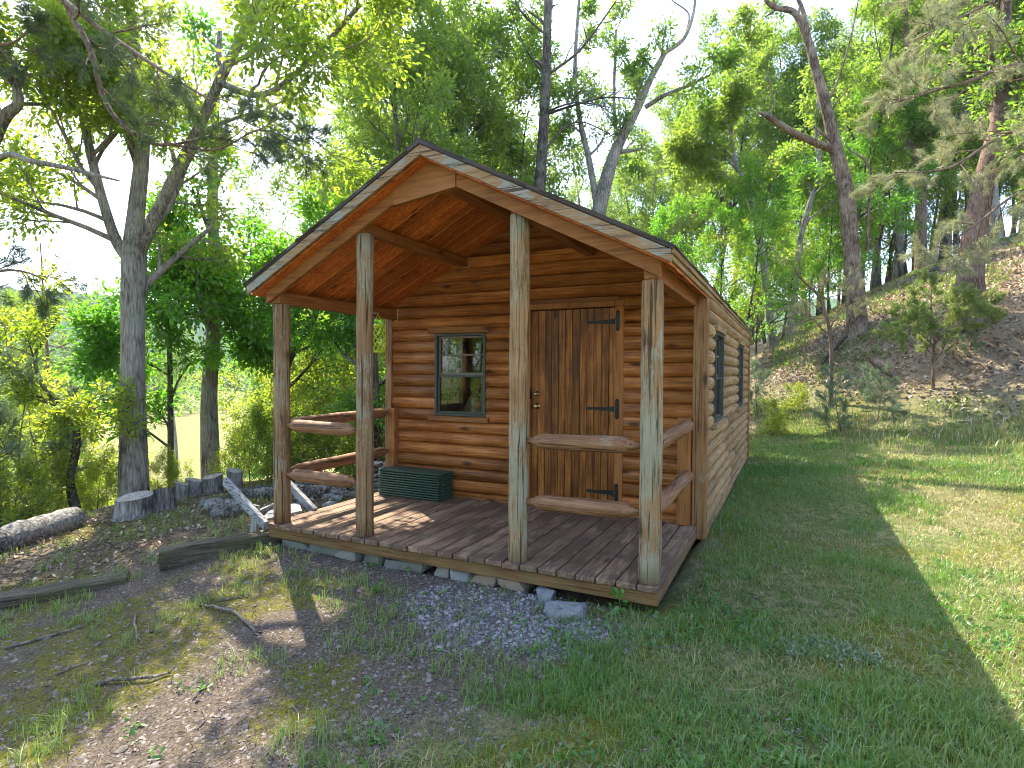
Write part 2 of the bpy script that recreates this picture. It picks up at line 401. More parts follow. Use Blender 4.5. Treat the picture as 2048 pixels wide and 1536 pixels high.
MAT['slab'] = stone_mat('grey_slab_stone', (.13, .13, .125), (.24, .235, .215), (.36, .33, .29), 9, .6, .25)
MAT['slab_red'] = stone_mat('reddish_slab_stone', (.17, .115, .095), (.27, .19, .15), (.36, .28, .22), 9, .6, .15)
MAT['rock'] = stone_mat('blue_grey_rock', (.12, .125, .14), (.23, .235, .245), (.38, .38, .36), 7, .7, .1)
MAT['gravel'] = stone_mat('blue_gravel', (.09, .09, .095), (.205, .205, .21), (.38, .37, .35), 20, .3)
MAT['shale'] = stone_mat('mauve_shale_chips', (.075, .064, .062), (.155, .132, .122), (.29, .25, .22), 20, .3)
MAT['bark_oak'] = bark_mat('grey_oak_bark', (.085, .072, .06), (.27, .24, .205), (.48, .44, .39), 3.4, 30, (.29, .30, .23))
MAT['bark_dark'] = bark_mat('dark_bark', (.03, .024, .019), (.095, .078, .062), (.19, .165, .135), 3, 22, (.19, .205, .15))
MAT['bark_pine'] = bark_mat('reddish_pine_bark', (.07, .045, .033), (.20, .135, .10), (.33, .245, .19), 4.5, 26)
MAT['bark_snag'] = bark_mat('peeling_snag_bark', (.06, .042, .03), (.185, .13, .095), (.42, .33, .25), 4, 26, (.34, .29, .22))
MAT['bark_log'] = bark_mat('silver_log_bark', (.05, .045, .04), (.21, .195, .18), (.43, .41, .38), 20, 26)
MAT['bark_stump'] = bark_mat('silver_stump_bark', (.045, .04, .035), (.24, .225, .205), (.50, .48, .45), 3, 30)

MAT['leaf_oak'] = leaf_mat('oak_leaf', ((.045, .12, .016), (.10, .19, .024), (.19, .25, .045)), ((.16, .36, .02), (.36, .53, .03), (.56, .62, .07)), .56)
MAT['leaf_wood'] = leaf_mat('wood_leaf', ((.05, .125, .022), (.105, .195, .03), (.18, .25, .05)), ((.14, .34, .03), (.30, .48, .04), (.46, .57, .08)), .5)
MAT['leaf_shrub'] = leaf_mat('shrub_leaf', ((.07, .155, .015), (.16, .235, .02), (.26, .30, .035)), ((.22, .42, .02), (.45, .58, .03), (.62, .64, .06)), .58)
MAT['leaf_maple'] = leaf_mat('young_green_leaf', ((.04, .15, .015), (.085, .22, .02), (.15, .27, .03)), ((.10, .42, .02), (.22, .55, .03), (.40, .60, .04)), .5)
MAT['needle_dark'] = leaf_mat('dark_pine_needle', ((.03, .065, .03), (.055, .10, .04), (.10, .14, .055)), ((.05, .11, .03), (.09, .16, .04), (.15, .2, .05)), .25)
MAT['needle_pale'] = leaf_mat('pale_pine_needle', ((.15, .19, .08), (.26, .28, .14), (.38, .37, .22)), ((.2, .25, .08), (.32, .35, .14), (.42, .42, .2)), .35)
MAT['needle_green'] = leaf_mat('juniper_needle', ((.10, .18, .04), (.19, .26, .06), (.30, .33, .09)), ((.18, .28, .04), (.3, .4, .06), (.4, .45, .1)), .4)
MAT['needle_blue'] = leaf_mat('soft_pine_needle', ((.08, .15, .08), (.14, .22, .12), (.22, .29, .16)), ((.12, .2, .08), (.2, .3, .12), (.28, .36, .16)), .3)
MAT['grass'] = leaf_mat('lawn_grass', ((.05, .16, .022), (.11, .235, .035), (.25, .30, .09)), ((.12, .34, .03), (.22, .42, .05), (.42, .44, .12)), .4)
MAT['grass_dry'] = leaf_mat('straw_grass', ((.20, .21, .06), (.34, .31, .12), (.48, .41, .23)), ((.28, .28, .08), (.38, .35, .12), (.46, .4, .18)), .3)
MAT['weed'] = leaf_mat('weed_leaf', ((.05, .15, .025), (.09, .22, .035), (.16, .28, .06)), ((.1, .32, .03), (.18, .4, .04), (.3, .45, .06)), .4)
MAT['silver_weed'] = leaf_mat('silver_weed_leaf', ((.12, .18, .10), (.20, .26, .16), (.32, .37, .26)), ((.15, .22, .1), (.2, .3, .15), (.3, .36, .2)), .2)
MAT['litter'] = leaf_mat('dead_leaf', ((.12, .08, .05), (.31, .235, .165), (.58, .48, .38)), ((.15, .09, .05), (.25, .17, .1), (.34, .26, .18)), .15)
MAT['straw'] = leaf_mat('pine_straw', ((.14, .10, .07), (.27, .21, .16), (.45, .38, .31)), ((.1, .08, .05), (.2, .15, .1), (.3, .24, .18)), .1)
MAT['twig'] = bark_mat('dry_twig', (.10, .085, .07), (.23, .20, .17), (.38, .34, .30), 8, 30)

def glass_mat():
    m, nt = new_mat('window_glass'); N = NT(nt)
    t = N.n('ShaderNodeBsdfTransparent'); t.inputs[0].default_value = (.80, .83, .80, 1)
    g = N.n('ShaderNodeBsdfGlossy'); g.inputs['Roughness'].default_value = .0; g.inputs['Color'].default_value = (.9, .92, .92, 1)
    fr = N.n('ShaderNodeFresnel'); fr.inputs[0].default_value = 1.55
    mx = N.n('ShaderNodeMixShader'); N.l(N.math('MULTIPLY', fr.outputs[0], 1.0), mx.inputs[0])
    N.l(t.outputs[0], mx.inputs[1]); N.l(g.outputs[0], mx.inputs[2])
    o = N.n('ShaderNodeOutputMaterial'); N.l(mx.outputs[0], o.inputs[0]); return m
MAT['glass'] = glass_mat()

def shingle_mat():
    m, nt = new_mat('brown_asphalt_shingle'); N = NT(nt)
    tc = N.n('ShaderNodeTexCoord').outputs['Object']; isl = N.n('ShaderNodeNewGeometry').outputs['Random Per Island']
    f = N.noise(tc, 160, 2, .7); b = N.noise(tc, 2.0, 4)
    v = N.math('ADD', N.math('MULTIPLY', f, .5), N.math('ADD', N.math('MULTIPLY', isl, .35), N.math('MULTIPLY', b, .3)))
    N.out(N.ramp(v, [(.3, (.028, .021, .017)), (.6, (.07, .052, .042)), (.9, (.13, .105, .085))]), .9, f, .5, .004, .2); return m
MAT['shingle'] = shingle_mat()

# ---------------------------------------------------------------- ground zones
def z_lawn(x, y):
    n = (vnoise(x, y, .9, 21) - .5) * 1.1 + (vnoise(x, y, .3, 22) - .5) * .5
    e = (x - 3.35) + np.clip(-y - .2, 0, 9) * .42 + n * .7          # edge runs from the deck corner towards the viewer's left
    a = sstep(-.3, .6, e) * (1 - sstep(.75, 1.25, ground_z(x, y, False) + n * .3))
    return a * sstep(-30, -8, -y * 1.0)
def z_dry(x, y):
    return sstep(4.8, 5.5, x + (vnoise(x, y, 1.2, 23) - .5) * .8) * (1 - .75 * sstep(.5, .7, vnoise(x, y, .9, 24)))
def z_hill(x, y):
    g = ground_z(x, y, False); return sstep(.55, 1.1, g + (vnoise(x, y, 1.1, 31) - .5) * .6) * sstep(1.0, 3.0, x + y * .25)
def z_gravel(x, y):
    n = (vnoise(x, y, .4, 41) - .5) * .9
    d = np.hypot((x - 2.65) / .72, (y + .42) / .45); return 1 - sstep(.7, 1.25, d + n)
def z_shale(x, y):
    n = (vnoise(x, y, .8, 51) - .5) * .8
    return sstep(-.35, .2, (-y + .55 + np.minimum(x + .55, 0) * .55 * -1) * .0 + (x + .62) * .8 + np.clip(-y - .7, 0, 5) * .9 + n) * (1 - sstep(.0, .6, y)) * (1 - z_lawn(x, y))
def z_moss(x, y):
    return sstep(.46, .62, vnoise(x, y, .7, 61) * .65 + vnoise(x, y, .22, 62) * .35)
def z_meadow(x, y):
    return sstep(26, 38, np.hypot(x, y)) * sstep(-.55, -.2, -(x * .8 + y * .3) / np.maximum(np.hypot(x, y), 1e-6) - .25)

def build_ground():
    n = 330; t = np.linspace(-1, 1, n); a = 1.5; b = math.asinh(1500 / a)
    xs = 2.2 + a * np.sinh(b * t); ys = 0.0 + a * np.sinh(b * t)
    X, Y = np.meshgrid(xs, ys); X = X.ravel(); Y = Y.ravel()
    Z = ground_z(X, Y)
    # keep the soil under the deck and cabin floor
    under = (X > -.02) & (X < 3.62) & (Y > .04) & (Y < 7.7)
    Z = np.where(under, np.minimum(Z, -.24), Z)
    V = np.stack([X, Y, Z], 1)
    i = np.arange(n * n).reshape(n, n); q = np.stack([i[:-1, :-1], i[:-1, 1:], i[1:, 1:], i[1:, :-1]], -1).reshape(-1, 4)
    m, nt = new_mat('forest_edge_soil'); N = NT(nt)
    me = raw_mesh('ground', V, q.ravel(), np.arange(len(q)) * 4, np.full(len(q), 4), m, True)
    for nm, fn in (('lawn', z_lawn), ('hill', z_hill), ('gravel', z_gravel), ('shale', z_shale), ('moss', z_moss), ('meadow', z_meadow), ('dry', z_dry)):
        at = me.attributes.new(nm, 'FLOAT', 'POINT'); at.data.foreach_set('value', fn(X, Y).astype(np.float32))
    pos = N.n('ShaderNodeNewGeometry').outputs['Position']
    A = {k: N.n('ShaderNodeAttribute', attribute_name=k).outputs['Fac'] for k in ('lawn', 'hill', 'gravel', 'shale', 'moss', 'meadow', 'dry')}
    f1 = N.noise(pos, 55, 6, .7); f2 = N.noise(pos, 9, 5, .65); f3 = N.noise(pos, 1.4, 4, .6)
    soil = N.ramp(f1, [(.28, (.05, .036, .024)), (.5, (.14, .105, .075)), (.72, (.28, .22, .165))])
    litter = N.ramp(f1, [(.28, (.09, .065, .04)), (.5, (.235, .18, .12)), (.72, (.43, .35, .255))])
    shale = N.ramp(f1, [(.28, (.045, .036, .028)), (.5, (.125, .098, .075)), (.72, (.26, .21, .16))])
    lawn = N.ramp(f1, [(.28, (.035, .06, .014)), (.5, (.09, .13, .035)), (.72, (.19, .20, .08))])
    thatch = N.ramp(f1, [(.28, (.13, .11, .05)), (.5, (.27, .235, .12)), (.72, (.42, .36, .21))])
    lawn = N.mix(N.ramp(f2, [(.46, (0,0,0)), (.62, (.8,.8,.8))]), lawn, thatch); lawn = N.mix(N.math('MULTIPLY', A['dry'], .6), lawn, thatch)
    moss = N.ramp(f1, [(.3, (.06, .065, .010)), (.55, (.16, .155, .018)), (.75, (.27, .24, .04))])
    meadow = N.ramp(N.math('ADD', N.math('MULTIPLY', f3, .6), N.math('MULTIPLY', f1, .4)), [(.3, (.12, .13, .035)), (.55, (.175, .165, .06)), (.75, (.22, .195, .085))])
    c = N.mix(N.ramp(f2, [(.35, (0,0,0)), (.65, (1,1,1))]), soil, litter)
    c = N.mix(A['shale'], c, shale)
    c = N.mix(A['hill'], c, litter)
    c = N.mix(A['lawn'], c, lawn)
    mf = N.math('MULTIPLY', A['moss'], N.math('SUBTRACT', 1.0, A['hill']))
    mf = N.math('MULTIPLY', mf, N.ramp(N.noise(pos, 14, 4, .7), [(.36, (0,0,0)), (.55, (.9,.9,.9))]))
    c = N.mix(mf, c, moss)
    c = N.mix(A['gravel'], c, N.ramp(f1, [(.28, (.055, .05, .045)), (.5, (.14, .13, .12)), (.72, (.27, .26, .245))]))
    c = N.mix(A['meadow'], c, meadow)
    h = N.math('ADD', f1, N.math('MULTIPLY', f2, .8))
    N.out(c, .95, h, .8, .03, .1)
    return tag(link('ground', me), kind='structure')
build_ground()

# ---------------------------------------------------------------- cabin
W, YF, YB = 3.6, 1.81, 7.66
XL, XR = -.014, 3.671
ZR, SL, XC = 3.18, .51, 1.8
ROOF_T = .15
def roof_z(x): return ZR - SL * abs(x - XC)
cabin = thing('log_cabin', 'small brown log cabin with covered front porch standing on the grass', 'cabin', (1.8, 2.0, 0))

def log_wall(name, mat, axis, plane, a0, a1, outdir, z0, z1, openings, gable=False, label=None, step=.132, phase=-.069, joints=()):
    """D-shaped siding courses; axis 'X' wall lies along X at y = plane, outward -Y (outdir=-1) or +Y"""
    mb = MB(); k = math.floor((z0 - phase) / step) ; prof = [(0.0, 0.0), (.016, .004), (.034, .02), (.047, .05), (.047, .082), (.034, .112), (.016, .128), (0.0, .132)]
    T = .06
    z = phase + k * step
    while z < z1 - .005:
        zb = z; zt = z + step
        def lim(zz):
            if not gable: return a0, a1
            d = (ZR - .11 - zz) / SL
            return max(a0, XC - d), min(a1, XC + d)
        zb_, zt_ = max(zb, z0), min(zt, z1)
        lo0, hi0 = lim((zb_))
        if hi0 - lo0 < .05: break
        cuts = [(lo0, hi0, False)]
        for (o0, o1, q0, q1) in openings:
            if zt_ > q0 + .002 and zb_ < q1 - .002:
                nc = []
                for (c0, c1, _) in cuts:
                    if o0 > c0 + .01: nc.append((c0, min(o0, c1), False))
                    if o1 < c1 - .01: nc.append((max(o1, c0), c1, False))
                cuts = nc
                # filler slivers above / below the opening inside this course
                for s0, s1 in ((zb_, q0), (q1, zt_)):
                    if s1 - s0 > .004:
                        pts = [(o0, s0), (o1, s0), (o1, s1), (o0, s1)]
                        P = [(a, zz) for a, zz in pts]
                        if axis == 'X': mb.prism([(a, plane, zz) for a, zz in P], (0, outdir * .043, 0), (0, 0, 0))
                        else: mb.prism([(plane, a, zz) for a, zz in P], (outdir * .043, 0, 0), (0, 0, 0))
        out = []
        for (c0, c1, _) in cuts:
            js = [j for (kk, j) in joints if kk == k and c0 + .2 < j < c1 - .2]
            ends = [c0] + sorted(js) + [c1]
            out += [(ends[i] + (.0015 if i else 0), ends[i+1] - (.0015 if i < len(ends)-2 else 0)) for i in range(len(ends)-1)]
        for (c0, c1) in out:
            jit = 1 + math.sin(k * 12.9898 + c0 * 7.3) * .14
            vs = []; P2 = [(d * jit, min(max(zb + q, zb_), zt_)) for d, q in prof] + [(-T, zt_), (-T, zb_)]
            for side in (0, 1):
                for d, zz in P2:
                    l, h = lim(zz); a = max(c0, l) if side == 0 else min(c1, h)
                    if side == 1 and a < c0: a = c0
                    vs.append((a, plane + outdir * d, zz) if axis == 'X' else (plane + outdir * d, a, zz))
            n = len(P2)
            fs = [tuple(range(n)), tuple(range(n, 2*n))[::-1]] + [(i, (i+1) % n, n+(i+1) % n, n+i) for i in range(n)]
            b = len(mb.v); mb.v += vs
            for j, f in enumerate(fs):
                mb.f.append(tuple(b + i for i in f)); mb.sm.append(2 <= j < 2 + len(prof) - 1)
        z += step; k += 1
    o = mb.build(name, mat, cabin)
    if label: o['label'] = label
    return o
WIN = (.675, 1.345, .915, 1.855)                 # front window opening x0,x1,z0,z1
DOOR = (1.86, 2.83, -.2, 2.09)
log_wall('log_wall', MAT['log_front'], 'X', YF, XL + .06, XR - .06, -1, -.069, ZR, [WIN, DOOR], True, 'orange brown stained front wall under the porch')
SW = [(2.40, 3.16, .91, 1.85), (5.35, 6.1, .91, 1.85)]
jr = random.Random(3); JT = [(k, jr.choice([3.55, 4.35, 4.9, 3.9])) for k in range(0, 8)]
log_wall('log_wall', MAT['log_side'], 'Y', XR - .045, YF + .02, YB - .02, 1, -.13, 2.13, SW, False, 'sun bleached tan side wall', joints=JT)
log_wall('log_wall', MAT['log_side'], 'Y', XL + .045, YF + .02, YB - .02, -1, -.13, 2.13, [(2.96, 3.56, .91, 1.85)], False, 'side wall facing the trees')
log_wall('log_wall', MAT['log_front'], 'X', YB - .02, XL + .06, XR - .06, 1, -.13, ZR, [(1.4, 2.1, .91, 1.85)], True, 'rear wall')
MB().box(XL + .1, XR - .1, YF + .08, YB - .1, -.10, -.02).build('cabin_floor', MAT['floor_in'], cabin)

# corner boards
def part(name, mat, fn, label=None):
    mb = MB(); fn(mb); o = mb.build(name, mat, cabin)
    if label: o['label'] = label
    return o
part('corner_board', MAT['corner_w'], lambda m: m.box(XR - .125, XR + .006, YF - .065, YF + .02, -.135, 2.165, .006), 'brown weathered corner board beside the porch')
part('corner_board', MAT['corner_w'], lambda m: m.box(XL - .006, XL + .085, YF - .065, YF + .02, -.12, 2.165, .006))
part('corner_board', MAT['corner_w'], lambda m: m.box(XR - .09, XR + .02, YB - .03, YB + .06, -.135, 2.165, .006))
part('corner_board', MAT['corner_w'], lambda m: m.box(XL - .02, XL + .09, YB - .03, YB + .06, -.135, 2.165, .006))

# porch floor
def deck(m):
    n = 25; w = W / n; r = random.Random(8)
    for i in range(n):
        x0 = i * w + .0045; x1 = (i + 1) * w - .0045
        dz = r.uniform(-.0025, .0025)
        m.box(x0, x1, -.012 + r.uniform(-.006, .006), 1.752, -.040 + dz, dz, .005)
part('porch_floor', MAT['deck'], deck)
part('rim_joist', MAT['rim'], lambda m: m.box(.004, W - .004, .006, .044, -.130, -.0445, .003))
part('rim_joist', MAT['rim_y'], lambda m: m.box(W - .042, W - .006, .046, 1.74, -.130, -.0445, .003))
part('rim_joist', MAT['rim_y'], lambda m: m.box(.006, .042, .046, 1.74, -.130, -.0445, .003))
part('floor_joist', MAT['rim_y'], lambda m: [m.box(x, x + .04, .046, 1.74, -.128, -.0445) for x in (.6, 1.2, 1.8, 2.4, 3.0)])
part('base_trim', MAT['board_x'], lambda m: m.box(.09, 1.80, 1.738, 1.760, .001, .022))
part('base_trim', MAT['board_x'], lambda m: m.box(2.90, 3.54, 1.738, 1.760, .001, .022))

# posts
PX = [.08, 1.065, 2.535, 3.523]; PY = .095
def post(x, h, mat, seed):
    r = random.Random(seed); m = MB(); n = 14; pts = []; rad = []
    for i in range(n + 1):
        t = i / n; pts.append((x + r.uniform(-.002, .002), PY + r.uniform(-.002, .002), .0015 + t * (h - .003))); rad.append(.0755 + r.uniform(-.002, .002) - .002 * t)
    m.tube(pts, rad, 22, True, True, .018, seed); return m.build('porch_post', mat, cabin)
post(PX[0], 2.037, MAT['post2'], 1); post(PX[1], 2.587, MAT['post2'], 2); post(PX[2], 2.587, MAT['post'], 3); post(PX[3], 2.037, MAT['post'], 4)
# rails with pencilled ends
def rail(a, b, mat, seed, r=.058, lab=None):
    a = Vector(a); b = Vector(b); L = (b - a).length; d = (b - a) / L; rr = random.Random(seed)
    ts = [0, .045, .10, .14]; n = 7; mid = [.14 + (L - .28) * (i + 1) / n for i in range(n - 1)]
    T = ts + mid + [L - .14, L - .10, L - .045, L]
    R = [.020, .026, .05, .057] + [.058] * (n - 1) + [.057, .05, .026, .020]
    m = MB(); m.tube([a + d * t + Vector((0, 0, rr.uniform(-.002, .002))) for t in T], [q * r / .058 * (1 + rr.uniform(-.03, .03)) for q in R], 18, True, True, .012, seed)
    o = m.build('porch_rail', mat, cabin)
    if lab: o['label'] = lab
for z, s in ((.912, 11), (.457, 12)):
    rail((PX[0] + .065, PY, z), (PX[1] - .065, PY, z - .01), MAT['rail_x'], s)
    rail((PX[2] + .065, PY, z - .005), (PX[3] - .065, PY, z + .008), MAT['rail_x'], s + 2, .060)
    rail((PX[0] - .005, PY + .06, z), (.06, 1.705, z + .02), MAT['rail_y'], s + 4)
    rail((PX[3], PY + .06, z), (3.535, 1.705, z + .03), MAT['rail_y'], s + 6)
part('rail_post', MAT['board_z'], lambda m: m.box(.015, .155, 1.70, 1.755, .001, .99, .005) if False else m.box(.078, .175, 1.665, 1.755, .001, .985, .005))
part('rail_post', MAT['board_z'], lambda m: m.box(3.425, 3.540, 1.665, 1.755, .001, 1.0, .005))
# beams from posts to wall
for x, z0, z1 in ((PX[0], 2.038, 2.150), (PX[3], 2.038, 2.150), (PX[1], 2.588, 2.70), (PX[2], 2.588, 2.70)):
    part('porch_beam', MAT['beam_y'], lambda m: m.box(x - .046, x + .046, .03, 1.765, z0, z1 - .02 if z0 > 2.3 else z1, .005))

# ceiling boards (follow each slope), rafters, plate
def slope_pt(x, y, dz): return Vector((x, y, roof_z(x) - dz))
def ceil(side):
    m = MB(); n = 14; y0 = -.115; y1 = 1.80; w = (y1 - y0) / n
    xe = -.07 if side < 0 else 3.67
    for i in range(n):
        ya = y0 + i * w + .006; yb = y0 + (i + 1) * w - .006; t0 = .118 if i % 2 else .1215
        p = [(xe, ya), (XC + side * .002, ya), (XC + side * .002, yb), (xe, yb)]
        poly = [(x, y, roof_z(x) - t0) for x, y in p]
        # thin square-edged slab; bevel highlights are painted as separate strips
        m.prism(poly if side < 0 else poly[::-1], (0, 0, .018), (0, 0, 0))
    return m.build('porch_ceiling', MAT['ceil'], cabin)
ceil(-1); ceil(1)
MAT['groove_glint'] = wood('groove_glint_paint', (.40, .14, .04), (.62, .27, .09), (.75, .40, .16), 'X', knots=0, var=.2)  # pale colour paints in the light that bevelled board edges would catch
def groove_glints(side):
    m = MB(); n = 14; y0 = -.115; w = 1.915 / n; xe = -.07 if side < 0 else 3.67
    for i in range(1, n):
        ya = y0 + i * w - .0055; yb = ya + .009
        poly = [(x, y, roof_z(x) - .1195) for x, y in [(xe, ya), (XC + side * .002, ya), (XC + side * .002, yb), (xe, yb)]]
        m.prism(poly if side < 0 else poly[::-1], (0, 0, .012), (0, 0, 0))
    return m.build('painted_groove_glint', MAT['groove_glint'], cabin)
groove_glints(-1); groove_glints(1)
def rake(side, y0, y1, top, bot, x_in, x_out, mat, name):
    m = MB(); xs = (XC + side * x_in, XC + side * x_out)
    poly = [(xs[0], y0, roof_z(xs[0]) - bot), (xs[1], y0, roof_z(xs[1]) - bot), (xs[1], y0, roof_z(xs[1]) - top), (xs[0], y0, roof_z(xs[0]) - top)]
    m.prism(poly if side > 0 else poly[::-1], (0, y1 - y0, 0), (0, 0, 0)); return m.build(name, mat, cabin)
for s in (-1, 1):
    rake(s, -.150, -.122, .022, .110, .0008, 1.888, MAT['fascia'], 'rake_fascia')
    rake(s, -.012, .026, .123, .222, .19 if s > 0 else .30, 1.80, MAT['board_x'], 'gable_rafter')
    rake(s, -.158, -.1505, -.006, .026, .0008, 1.900, MAT['drip'], 'drip_edge')
    rake(s, 7.72, 7.75, .022, .122, .0008, 1.888, MAT['fascia'], 'rake_fascia')
def plate(m):
    xs = [-.345, 0, .245]
    P = [(XC - .345, roof_z(XC - .345) - .123), (XC, ZR - .123), (XC + .24, roof_z(XC + .24) - .123), (XC + .24, roof_z(XC + .24) - .225), (XC - .345, roof_z(XC - .345) - .245)]
    m.prism([(x, -.022, z) for x, z in P][::-1], (0, .05, 0), (0, 0, 0))
part('gable_plate', MAT['board_x'], plate)
part('ridge_board', MAT['beam_y'], lambda m: m.box(XC - .07, XC + .07, .03, 1.77, ZR - .245, ZR - .165, .004))
# eave fascia
for s in (-1, 1):
    xe = XC + s * 1.888
    part('eave_fascia', MAT['fascia_y'], lambda m: (m.box(min(xe - s * .026, xe), max(xe - s * .026, xe), -.12, 7.75, roof_z(xe) - .090, roof_z(xe) - .045, .003),
                                                  m.box(min(xe + s * .001, xe + s * .018), max(xe + s * .001, xe + s * .018), -.148, 7.76, roof_z(xe) - .055, roof_z(xe) - .012, .003)))
    part('soffit', MAT['beam_y'], lambda m: m.box(min(xe - s * .028, xe - s * .30), max(xe - s * .028, xe - s * .30), 1.80, 7.70, roof_z(xe) - .085, roof_z(xe) - .065))
# roof deck + shingle courses
roof = MB()
for s in (-1, 1):
    y0, y1 = -.15, 7.78
    poly = [(XC, y0, ZR - .02), (XC + s * 1.90, y0, roof_z(XC + 1.90) - .02), (XC + s * 1.90, y1, roof_z(XC + 1.90) - .02), (XC, y1, ZR - .02)]
    roof.prism(poly if s < 0 else poly[::-1], (0, 0, .02), (0, 0, -.012))
    n = 15; r = random.Random(40 + s)
    for i in range(n):
        xa = 1.915 - i * (1.915 / n); xb = max(xa - 1.915 / n - .02, 0.0); y = y0 - .012 + r.uniform(-.012, .010)
        off = r.uniform(.05, .3)
        while y < y1:
            ye = min(y + (off if y < y0 else .30), y1 + .005); th = .004 + r.random() ** 3 * .020; xl = xa + r.uniform(-.006, .006)
            if ye - y > .02:
                q = [(XC + s*xl, y + .002), (XC + s*xl, ye - .002), (XC + s*xb, ye - .002), (XC + s*xb, y + .002)]
                lo = [(q[0][0], q[0][1], ZR - SL*xl - .010), (q[1][0], q[1][1], ZR - SL*xl - .010), (q[2][0], q[2][1], ZR - SL*xb - .012), (q[3][0], q[3][1], ZR - SL*xb - .012)]
                hi = [(a[0], a[1], a[2] + (th + .008 if j < 2 else .007)) for j, a in enumerate(lo)]
                roof.add(lo + hi, [(0,1,2,3),(7,6,5,4),(0,4,5,1),(1,5,6,2),(2,6,7,3),(3,7,4,0)])
            y = ye
for i in range(28):
    y = -.15 + i * .285; h = .012
    for s in (-1, 1):
        lo = [(XC, y, ZR + .006), (XC + s*.14, y, ZR + .006 - SL*.14), (XC + s*.14, y + .28, ZR + .002 - SL*.14), (XC, y + .28, ZR + .002)]
        roof.prism(lo if s < 0 else lo[::-1], (0, 0, h), (0, 0, 0))
roof.build('roof', MAT['shingle'], cabin)

# door
door = part('door', MAT['door'], lambda m: door_planks(m)) if False else None
def door_planks(m):
    r = random.Random(6); x = 1.886; ws = [.072, .078, .07, .075, .07, .075, .08, .072, .07, .078, .074, .068]
    s = .914 / sum(ws)
    for w in ws:
        w *= s; m.box(x + .0022, x + w - .0022, 1.786 + r.uniform(0, .003), 1.825, .055, 2.065, .003); x += w
mb = MB(); door_planks(mb); door = mb.build('door', MAT['door'], cabin)
fr = MB(); fr.box(1.822, 1.884, 1.742, 1.83, .001, 2.072, .004); fr.box(2.802, 2.885, 1.742, 1.83, .001, 2.072, .004); fr.box(1.815, 2.892, 1.738, 1.83, 2.0735, 2.132, .004)
fr.box(1.8845, 2.8015, 1.755, 1.83, .001, .05, .003); fr.build('door_frame', MAT['board_z'], cabin)
for z in (1.925, 1.055, .215):
    h = MB()
    h.box(2.812, 2.848, 1.734, 1.741, z - .075, z + .085); h.tube([(2.83, 1.738, z + .085), (2.83, 1.738, z + .105)], [.02, .008], 8); h.tube([(2.83, 1.738, z - .075), (2.83, 1.738, z - .095)], [.02, .008], 8)
    h.tube([(2.805, 1.755, z - .035), (2.805, 1.755, z + .035)], [.012, .012], 10)
    P = [(2.80, z - .026), (2.80, z + .026), (2.56, z + .012), (2.535, z + .018), (2.515, z + .012), (2.505, z), (2.515, z - .012), (2.535, z - .018), (2.56, z - .012)]
    h.prism([(x, 1.778, zz) for x, zz in P], (0, .006, 0), (0, 0, 0)); h.build('hinge', MAT['metal_black'], door)
def knob(z, r1, name):
    m = MB(); c = Vector((1.955, 1.784, z)); prof = [(r1 * 1.25, 0), (r1 * 1.25, .008), (r1 * .5, .01), (r1 * .5, .025), (r1, .03), (r1 * .95, .05), (r1 * .5, .058), (0.001, .059)]
    n = 14; vs = []; fs = []
    for (rr, d) in prof:
        for k in range(n): vs.append(c + Vector((rr * math.cos(2*math.pi*k/n), -d, rr * math.sin(2*math.pi*k/n))))
    for i in range(len(prof)-1):
        for k in range(n): fs.append((i*n+k, (i+1)*n+k, (i+1)*n+(k+1) % n, i*n+(k+1) % n))
    m.add(vs, fs, True); m.build(name, MAT['brass'], door)
knob(1.06, .026, 'door_knob'); knob(1.19, .022, 'deadbolt')
MB().box(1.876, 1.8855, 1.752, 1.7855, 1.13, 1.25).build('strike_plate', MAT['metal_black'], door)

